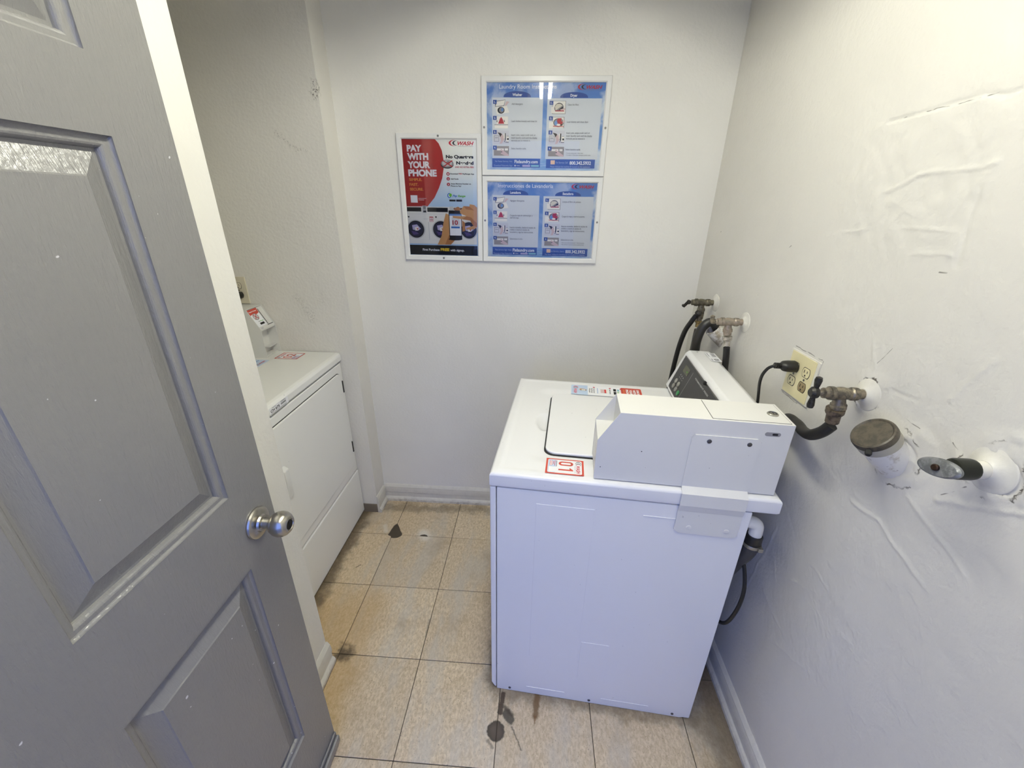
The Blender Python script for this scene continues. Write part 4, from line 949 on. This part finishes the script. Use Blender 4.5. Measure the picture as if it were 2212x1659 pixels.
def notice(label, x0, z0, w_, h_, sheet_mat, ops, screws):
    YW = YB
    r = thing('framed_notice', label, 'notice', (x0, YW, z0)); bw = .0205
    m = MB()                      # mitred frame rails with an inner lip
    pf = [(0., -.0005), (0., -.0125), (.002, -.0145), (.0165, -.0145), (.0185, -.0125), (bw, -.0105), (bw, -.0005)]
    cs = [(0, 0, 1, 1), (w_, 0, -1, 1), (w_, h_, -1, -1), (0, h_, 1, -1)]
    vs = [(cx+sx*d, y, cz+sz*d) for cx, cz, sx, sz in cs for d, y in pf]; n = len(pf)
    m.add(vs, [(k*n+i, ((k+1) % 4)*n+i, ((k+1) % 4)*n+(i+1) % n, k*n+(i+1) % n) for k in range(4) for i in range(n)])
    m.obj('frame', M_FRAME, r, ang=20)
    sh = MB(); sh.box(bw-.004, w_-bw+.004, -.0078, -.003, bw-.004, h_-bw+.004); sh.obj('sheet', sheet_mat, r, smooth=False)
    pr = Print(step=6e-6); pr.run(ops)
    X0, X1, Z0, Z1 = (bw+.0002)*1000, (w_-bw-.0002)*1000, (bw+.0002)*1000, (h_-bw-.0002)*1000
    pr.mb.v = [(min(max(x, X0/1000), X1/1000), min(max(y, Z0/1000), Z1/1000), z) for x, y, z in pr.mb.v]
    pr.obj('print', r, frame_matrix((0, -.0079, 0), (1, 0, 0), (0, 0, 1)))
    gl = MB(); gl.add([(bw-.003, -.0098, bw-.003), (w_-bw+.003, -.0098, bw-.003), (w_-bw+.003, -.0098, h_-bw+.003), (bw-.003, -.0098, h_-bw+.003)], [(0, 1, 2, 3)]); gl.obj('glazing', M_GLASS, r, smooth=False)
    for sx, sz in screws:
        k = MB(); k.lathe([(.0044, 0), (.0044, .0008), (.0036, .0018), (.0034, .0012), (.001, .0012)], (sx, -.0144, sz), (0, -1, 0), 16, 0); k.lathe([(.0016, .0012), (.0014, .0015)], (sx, -.0144, sz), (0, -1, 0), 6, 1); k.obj('screw', [M_STEEL, M_GAP], r)
notice('red and white framed notice reading PAY WITH YOUR PHONE', .109, 1.320, .338, .479, M_GRAD, PRINT_PAY, [(.168, .469), (.168, .010)])
notice('blue framed notice reading Laundry Room Instructions', .449, 1.6535, .483, .330, M_SKY, PRINT_SHARED + PRINT_ENG, [(.010, .165), (.473, .165)])
notice('blue framed notice in Spanish reading Instrucciones de Lavanderia', .449, 1.3195, .483, .331, M_SKY, PRINT_SHARED + PRINT_SPA, [(.010, .165), (.473, .165)])

# ------------------------------------------------------------------ fittings on the right wall
M_PAINTW = trim_mat('painted_metal', (232, 229, 218))
def brass(name, rgb, rgb2, metal=.75):
    t = NT(name); p = t.obj(); n = t.noise(p, 70, 4, .7)
    return t.done(t.mix(t.ramp(n, .38, .64), lin(rgb), lin(rgb2)), t.ramp(n, .3, .7, .35, .6), metal, t.bump(n, .0012, .6))
M_BR1 = brass('tarnished_brass', (128, 122, 104), (80, 76, 66)); M_BR2 = brass('weathered_bronze', (176, 162, 148), (140, 134, 122)); M_BR3 = brass('grey_bronze', (150, 140, 122), (96, 92, 84)); M_YB = brass('yellow_brass', (168, 146, 96), (110, 94, 66)); M_IRON = brass('dark_iron', (66, 64, 60), (40, 38, 36), .6); M_ZN = brass('zinc_coupling', (214, 208, 196), (160, 154, 142), .8)
def valve(label, y, z, mat, hmat, handle, group='water valves on the right wall', flange=(.033, .010), tip=.103):
    r = thing('water_valve', label, 'valve', (XR, y, z), 0, group)
    fr, fh = flange
    MB().lathe([(fr, 0), (fr, .003), (fr*.95, .0042), (fr*.80, .0050), (fr*.62, fh*.75), (.0150, fh), (.0125, fh+.002)], (0, 0, 0), (-1, 0, 0), 36).obj('escutcheon', M_PAINTW, r, label='white painted wall plate')
    b = MB()
    b.lathe([(.0105, .006), (.0105, .024), (.0135, .0245), (.0140, .028), (.0140, .036), (.0120, .039), (.0125, .046), (.0140, .052), (.0140, .062), (.0122, .066), (.0125, .070), (.0145, .071), (.0145, .080), (.0120, .0805), (.0112, .084), (.0112, .092), (.0070, .094), (.0045, tip)], (0, 0, 0), (-1, 0, 0), 20)
    b.lathe([(.0105, 0), (.0115, .012), (.0130, .020), (.0150, .021), (.0150, .030), (.0125, .031), (.0125, .040)], (-.056, 0, -.004), (.15, 0, -1), 18)
    b.obj('body', mat, r)
    handle(r, tip, hmat); return r
def lever_small(r, tip, mt):
    k = MB(); k.lathe([(.0075, 0), (.0085, .003), (.0085, .009), (.005, .011)], (-tip+.004, 0, 0), (-1, 0, 0), 14); k.tube([(-tip-.002, -.004, .006), (-tip-.004, .0, .0), (-tip-.010, .006, -.012), (-tip-.014, .010, -.018)], .0058, 10); k.lathe([(.002, 0), (.0075, .003), (.0075, .007), (.002, .010)], (-tip-.012, .009, -.013), (-.4, .4, -.8), 12); k.obj('handle', mt, r)
def lever_up(r, tip, mt):
    k = MB(); k.lathe([(.0075, 0), (.0085, .003), (.0085, .009), (.005, .011)], (-tip+.004, 0, 0), (-1, 0, 0), 14); k.tube([(-tip-.004, 0, -.004), (-tip-.008, -.002, .006), (-tip-.008, -.003, .016)], .0062, 10); k.lathe([(.003, 0), (.0072, .003), (.0072, .007), (.003, .010)], (-tip-.008, -.003, .012), (0, 0, 1), 12); k.obj('handle', mt, r)
def tee(r, tip, mt):
    k = MB(); k.lathe([(.006, 0), (.012, .004), (.0125, .012), (.008, .017), (.003, .018)], (-tip+.002, 0, 0), (-1, 0, 0), 18)
    for s in (1, -1): k.lathe([(.0055, .006), (.0048, .012), (.0062, .020), (.0072, .028), (.0060, .034), (.002, .036)], (-tip-.006, 0, 0), (0, 0, s), 14)
    k.obj('handle', mt, r)
valve('small tarnished valve highest at the back corner with two hoses', .056, 1.209, M_BR1, M_IRON, lever_small)
valve('pinkish bronze valve with zinc coupling left of the wall outlet', -.200, 1.200, M_BR2, M_BR3, lever_up)
valve('grey bronze valve with dark tee handle beside the wall outlet', -.762, 1.197, M_BR3, M_IRON, tee, flange=(.034, .011))
# the unused fourth valve with an oval handle
r4 = thing('water_valve', 'unused valve with grey oval handle and black body, nearest of all', 'valve', (XR, -1.022, 1.192), 0, 'water valves on the right wall')
MB().lathe([(.036, 0), (.036, .0035), (.034, .0050), (.029, .0055), (.023, .009), (.019, .0115), (.016, .014), (.0145, .016)], (0, 0, 0), (-1, 0, 0), 36).obj('escutcheon', M_PAINTW, r4, label='white painted wall plate')
MB().lathe([(.0135, .006), (.0135, .030), (.0125, .032)], (0, 0, 0), (-1, 0, .0), 20).obj('nipple', M_PAINTW, r4)
MB().lathe([(.0130, .030), (.0155, .031), (.0165, .036), (.0165, .056), (.0150, .060), (.0100, .063), (.0085, .074)], (0, 0, 0), (-1, 0, 0), 20).obj('body', plain('blackened_brass', (44, 46, 40), .3, .6), r4)
M_OV = brass('grey_cast_handle', (140, 142, 144), (104, 106, 108), .5)
MB().lathe([(.010, 0), (.026, .002), (.0300, .005), (.0300, .009), (.026, .012), (.008, .0135)], (-.072, 0, 0), (-1, -.12, .15), 36, squash=((0, .25, .97), .46)).obj('handle', M_OV, r4, label='grey oval cast handle')
MB().lathe([(.0052, 0), (.0052, .003), (.004, .0045), (.001, .0048)], (-.0855, -.002, .002), (-1, -.12, .15), 14).obj('screw', plain('rusty_screw', (74, 58, 50), .3, .9), r4)

def hose(label, pts, r, parts=(), mat=None, name='water_hose', group='black hoses behind the washing machine'):
    p0 = Vector(pts[0]); h = thing(name, label, 'hose', p0, 0, group)
    rel = [tuple(Vector(p)-p0) for p in pts]
    MB().tube(rel, r, 16, n=10).obj('tube', mat or M_BLK, h)
    for nm, mt, prof, at, ax in parts: MB().lathe(prof, tuple(Vector(at)-p0), ax, 18).obj(nm, mt, h)
    return h
NUT = [(.0110, 0), (.0150, .002), (.0150, .012), (.0140, .014), (.0105, .016), (.0105, .034)]
zo = 1.209-.046
hp = hose('pair of dark hoses on a brass splitter below the corner valve', [(1.328, .056, 1.102), (1.328, .06, 1.05), (1.330, .07, .9), (1.335, .08, .6)], .0105, [('coupling', M_BR1, [(.0125, 0), (.0125, .02), (.010, .022), (.010, .032)], (1.330, .056, 1.166), (-.06, 0, -1)), ('brass_nut', M_YB, [(.0095, 0), (.0135, .002), (.0135, .008), (.0100, .010), (.0100, .026)], (1.328, .056, 1.138), (0, 0, -1)), ('collar', M_IRON, [(.011, 0), (.0135, .004), (.0135, .012), (.010, .016)], (1.322, .050, zo+.012), (-.4, 0, -1))], mat=plain('old_rubber', (66, 60, 52), .5))
o0 = Vector((1.328, .056, 1.102))
MB().tube([tuple(Vector(p)-o0) for p in [(1.312, .050, zo-.004), (1.300, .055, zo-.03), (1.286, .072, 1.08), (1.278, .088, .98), (1.278, .11, .80), (1.28, .13, .5)]], .0095, 16, n=10).obj('tube', M_BLK, hp)
hose('black hose with zinc coupling hanging behind the control console', [(1.3375, -.200, 1.112), (1.346, -.200, 1.05), (1.360, -.20, .90), (1.364, -.20, .5)], .0105, [('coupling', M_ZN, NUT, (1.3315, -.200, 1.152), (.12, 0, -1))])
hose('black hose curving behind the coin box from the tee-handled valve', [(1.3285, -.762, 1.122), (1.322, -.752, 1.100), (1.318, -.728, 1.078), (1.326, -.690, 1.066), (1.340, -.640, 1.060), (1.350, -.58, 1.04), (1.356, -.54, .95), (1.358, -.52, .7)], .0125, [('coupling', brass('rusty_nut', (124, 110, 92), (78, 70, 60), .5), [(.0110, 0), (.0175, .002), (.0175, .011), (.0160, .014), (.0135, .015), (.0130, .036)], (1.3245, -.762, 1.164), (.15, .12, -1))])
# thick drain hose hooked over into the far standpipe
hose('thick black drain hose hooked into the far standpipe', [(1.362, -.05, 1.128), (1.346, -.05, 1.152), (1.325, -.05, 1.158), (1.304, -.05, 1.136), (1.294, -.048, 1.09), (1.302, -.03, 1.03), (1.312, -.01, .90), (1.312, .0, .6)], .0165, mat=plain('scuffed_rubber', (40, 39, 36), .4, bump=.5), name='drain_hose')

def standpipe(label, y, z, cap):
    r = thing('drain_standpipe', label, 'pipe', (XR, y, z), 0, 'drain standpipes on the right wall')
    ax = (-1, 0, 1); t = NT('painted_pipe_%s' % ('capped' if cap else 'open')); p = t.obj(); n = t.noise(p, 30, 4, .7); n2 = t.noise(p, 90, 3)
    f = t.ramp(n, .50, .66) if cap else t.ramp(n, .40, .60)
    base = t.mix(t.m('MULTIPLY', f, .55 if cap else .8), lin((232, 230, 224)), lin((150, 134, 106))); base = t.mix(t.ramp(n2, .66, .72, 0., .8), base, lin((80, 68, 52)))
    mp = t.done(base, .5, 0, t.bump(n, .003, .8))
    rr = .0335 if cap else .028
    k = MB(); prof = [(rr*.82, -.06), (rr*.9, -.01), (rr, .02), (rr, .052)]
    if not cap: prof += [(rr*.86, .052), (rr*.86, .03)]
    k.lathe(prof, (0, 0, 0), ax, 32); k.obj('pipe', mp, r)
    if cap:
        MB().lathe([(rr*1.0, .050), (rr*1.08, .052), (rr*1.08, .068), (rr*1.02, .070)], (0, 0, 0), ax, 32).obj('collar', plain('grey_pvc', (176, 172, 158), .5, bump=.4), r)
        c = MB(); c.lathe([(rr*1.0, .066), (rr*1.10, .069), (rr*1.10, .076), (rr*1.06, .080), (rr*.98, .0815), (rr*.9, .0790), (.002, .0790)], (0, 0, 0), ax, 36)
        c.obj('cap', brass('grimy_black_cap', (82, 75, 62), (58, 53, 45), .0), r, label='dark grimy round cap')
        d = Vector((.0, -1, 0)); e = Vector(ax).normalized()
        q = e*.072 + d*(rr*.72) + Vector((-1, 0, -1)).normalized()*(rr*.86); MB().lathe([(.005, -.004), (.0055, .006), (.004, .009)], tuple(q), tuple((d*.7+Vector((-1, 0, -1)).normalized()*.7)), 12).obj('cap_lug', M_GAP, r)
    return r
standpipe('stubby white standpipe with grimy black cap on right wall', -.868, 1.108, True)
standpipe('stained standpipe behind the black hoses in the far corner', -.050, 1.098, False)

# ------------------------------------------------------------------ wall outlets
M_IV = plain('ivory_plastic', (232, 222, 176), .4); M_IV2 = plain('old_ivory', (222, 214, 190), .4); M_DIRT = plain('grimy_ivory', (150, 132, 96), .5)
def outlet(label, M, wn, mat, rec, edge=None):
    r = link('wall_outlet', None); tag(r, label, 'outlet'); r.matrix_world = M; r.empty_display_size = .05
    hw = .035 if wn == 1 else .058; hh = .057
    if edge: MB().prism(roundrect(-hw-.003, hw+.003, -hh-.003, hh+.003, .003), 2, 0, .0045, bev=.0012).obj('painted_rim', edge, r)
    MB().prism(roundrect(-hw+(.006 if edge else 0), hw-(.006 if edge else 0), -hh, hh, .003), 2, 0, .0060, bev=.0018).obj('cover_plate', mat, r)
    for x, y, m2, full in rec:
        MB().prism([(px*1.12, py*1.12) for px, py in [(.0145*math.cos(a), max(-.0118, min(.0118, .0165*math.sin(a)))) for a in [2*math.pi*i/28 for i in range(28)]]], 2, 0, .0062).obj('socket_gap', M_GAP, r).location = (x, y, 0)
        s = MB(); s.prism([(.0145*math.cos(a), max(-.0118, min(.0118, .0165*math.sin(a)))) for a in [2*math.pi*i/28 for i in range(28)]], 2, 0, .0072, bev=.0008, seg=1); so = s.obj('socket', m2, r); so.location = (x, y, 0)
        q = MB(); q.box(-.0070, -.0050, -.001, .0070, .0060, .0076); q.box(.0048, .0066, .0005, .0065, .0060, .0076); q.lathe([(.0024, 0), (.0024, .0016), (.001, .0016)], (0, -.0068, .0060), (0, 0, 1), 10); q.obj('slots', M_GAP, so)
    for x in sorted({a[0] for a in rec}): k = MB(); k.lathe([(.003, 0), (.0028, .001), (.001, .0013)], (x, 0, .006), (0, 0, 1), 10); k.obj('screw', M_BOLT, r)
    return r
OM = frame_matrix((XR, -.5435, 1.1465), (0, -1, 0), (0, 0, 1))      # faces the room, x runs towards the viewer
outlet('ivory four-socket wall outlet with a black plug, right wall', OM, 2, M_IV, [(-.0235, .0195, M_IV, 1), (-.0235, -.0195, M_IV, 1), (.0235, .0195, M_IV, 1), (.0235, -.0195, M_DIRT, 1)], M_PAINTW)
AM = frame_matrix((-.609, YP, 1.188), (1, 0, 0), (0, 0, 1))
outlet('old ivory two-socket wall outlet above the dryer coin box', AM, 1, M_IV2, [(0, .0195, M_IV2, 1), (0, -.0195, M_DIRT, 1)])
def plug(label, o, d, path, group):
    h = thing('power_plug', label, 'plug', o, 0, group); d = Vector(d).normalized()
    k = MB(); k.lathe([(.012, 0), (.0185, .001), (.0195, .005), (.0190, .020), (.0170, .030), (.0110, .036), (.0080, .038)], (0, 0, 0), d, 20, squash=((0, 0, 1), .78)); k.obj('plug_body', M_BLK, h)
    s = MB()
    for i in range(4): s.lathe([(.0075, 0), (.0080, .001), (.0080, .003), (.0055, .004)], tuple(d*(.037+i*.0042)), d, 14)
    s.obj('strain_relief', M_BLK, h)
    MB().tube([tuple(d*.030)]+[tuple(Vector(p)-Vector(o)) for p in path], .0040, 10, n=10).obj('cord', M_BLK, h); return h
plug('black plug and cord in the four-socket outlet', (XR-.0072, -.520, 1.166), (-1, .0, .02), [(XR-.055, -.519, 1.167), (XR-.070, -.509, 1.152), (XR-.074, -.499, 1.115), (XR-.060, -.492, 1.04), (XR-.040, -.49, .9), (XR-.03, -.49, .6)], 'power plugs')
plug('dark plug in the outlet above the dryer coin box', (-.609, YP-.0072, 1.1685), (0, -1, 0), [(-.614, YP-.056, 1.160), (-.640, YP-.064, 1.142), (-.70, YP-.06, 1.1345), (-.88, YP-.05, 1.1345), (-.935, YP-.04, 1.12), (-.945, YP-.04, .9)], 'power plugs')
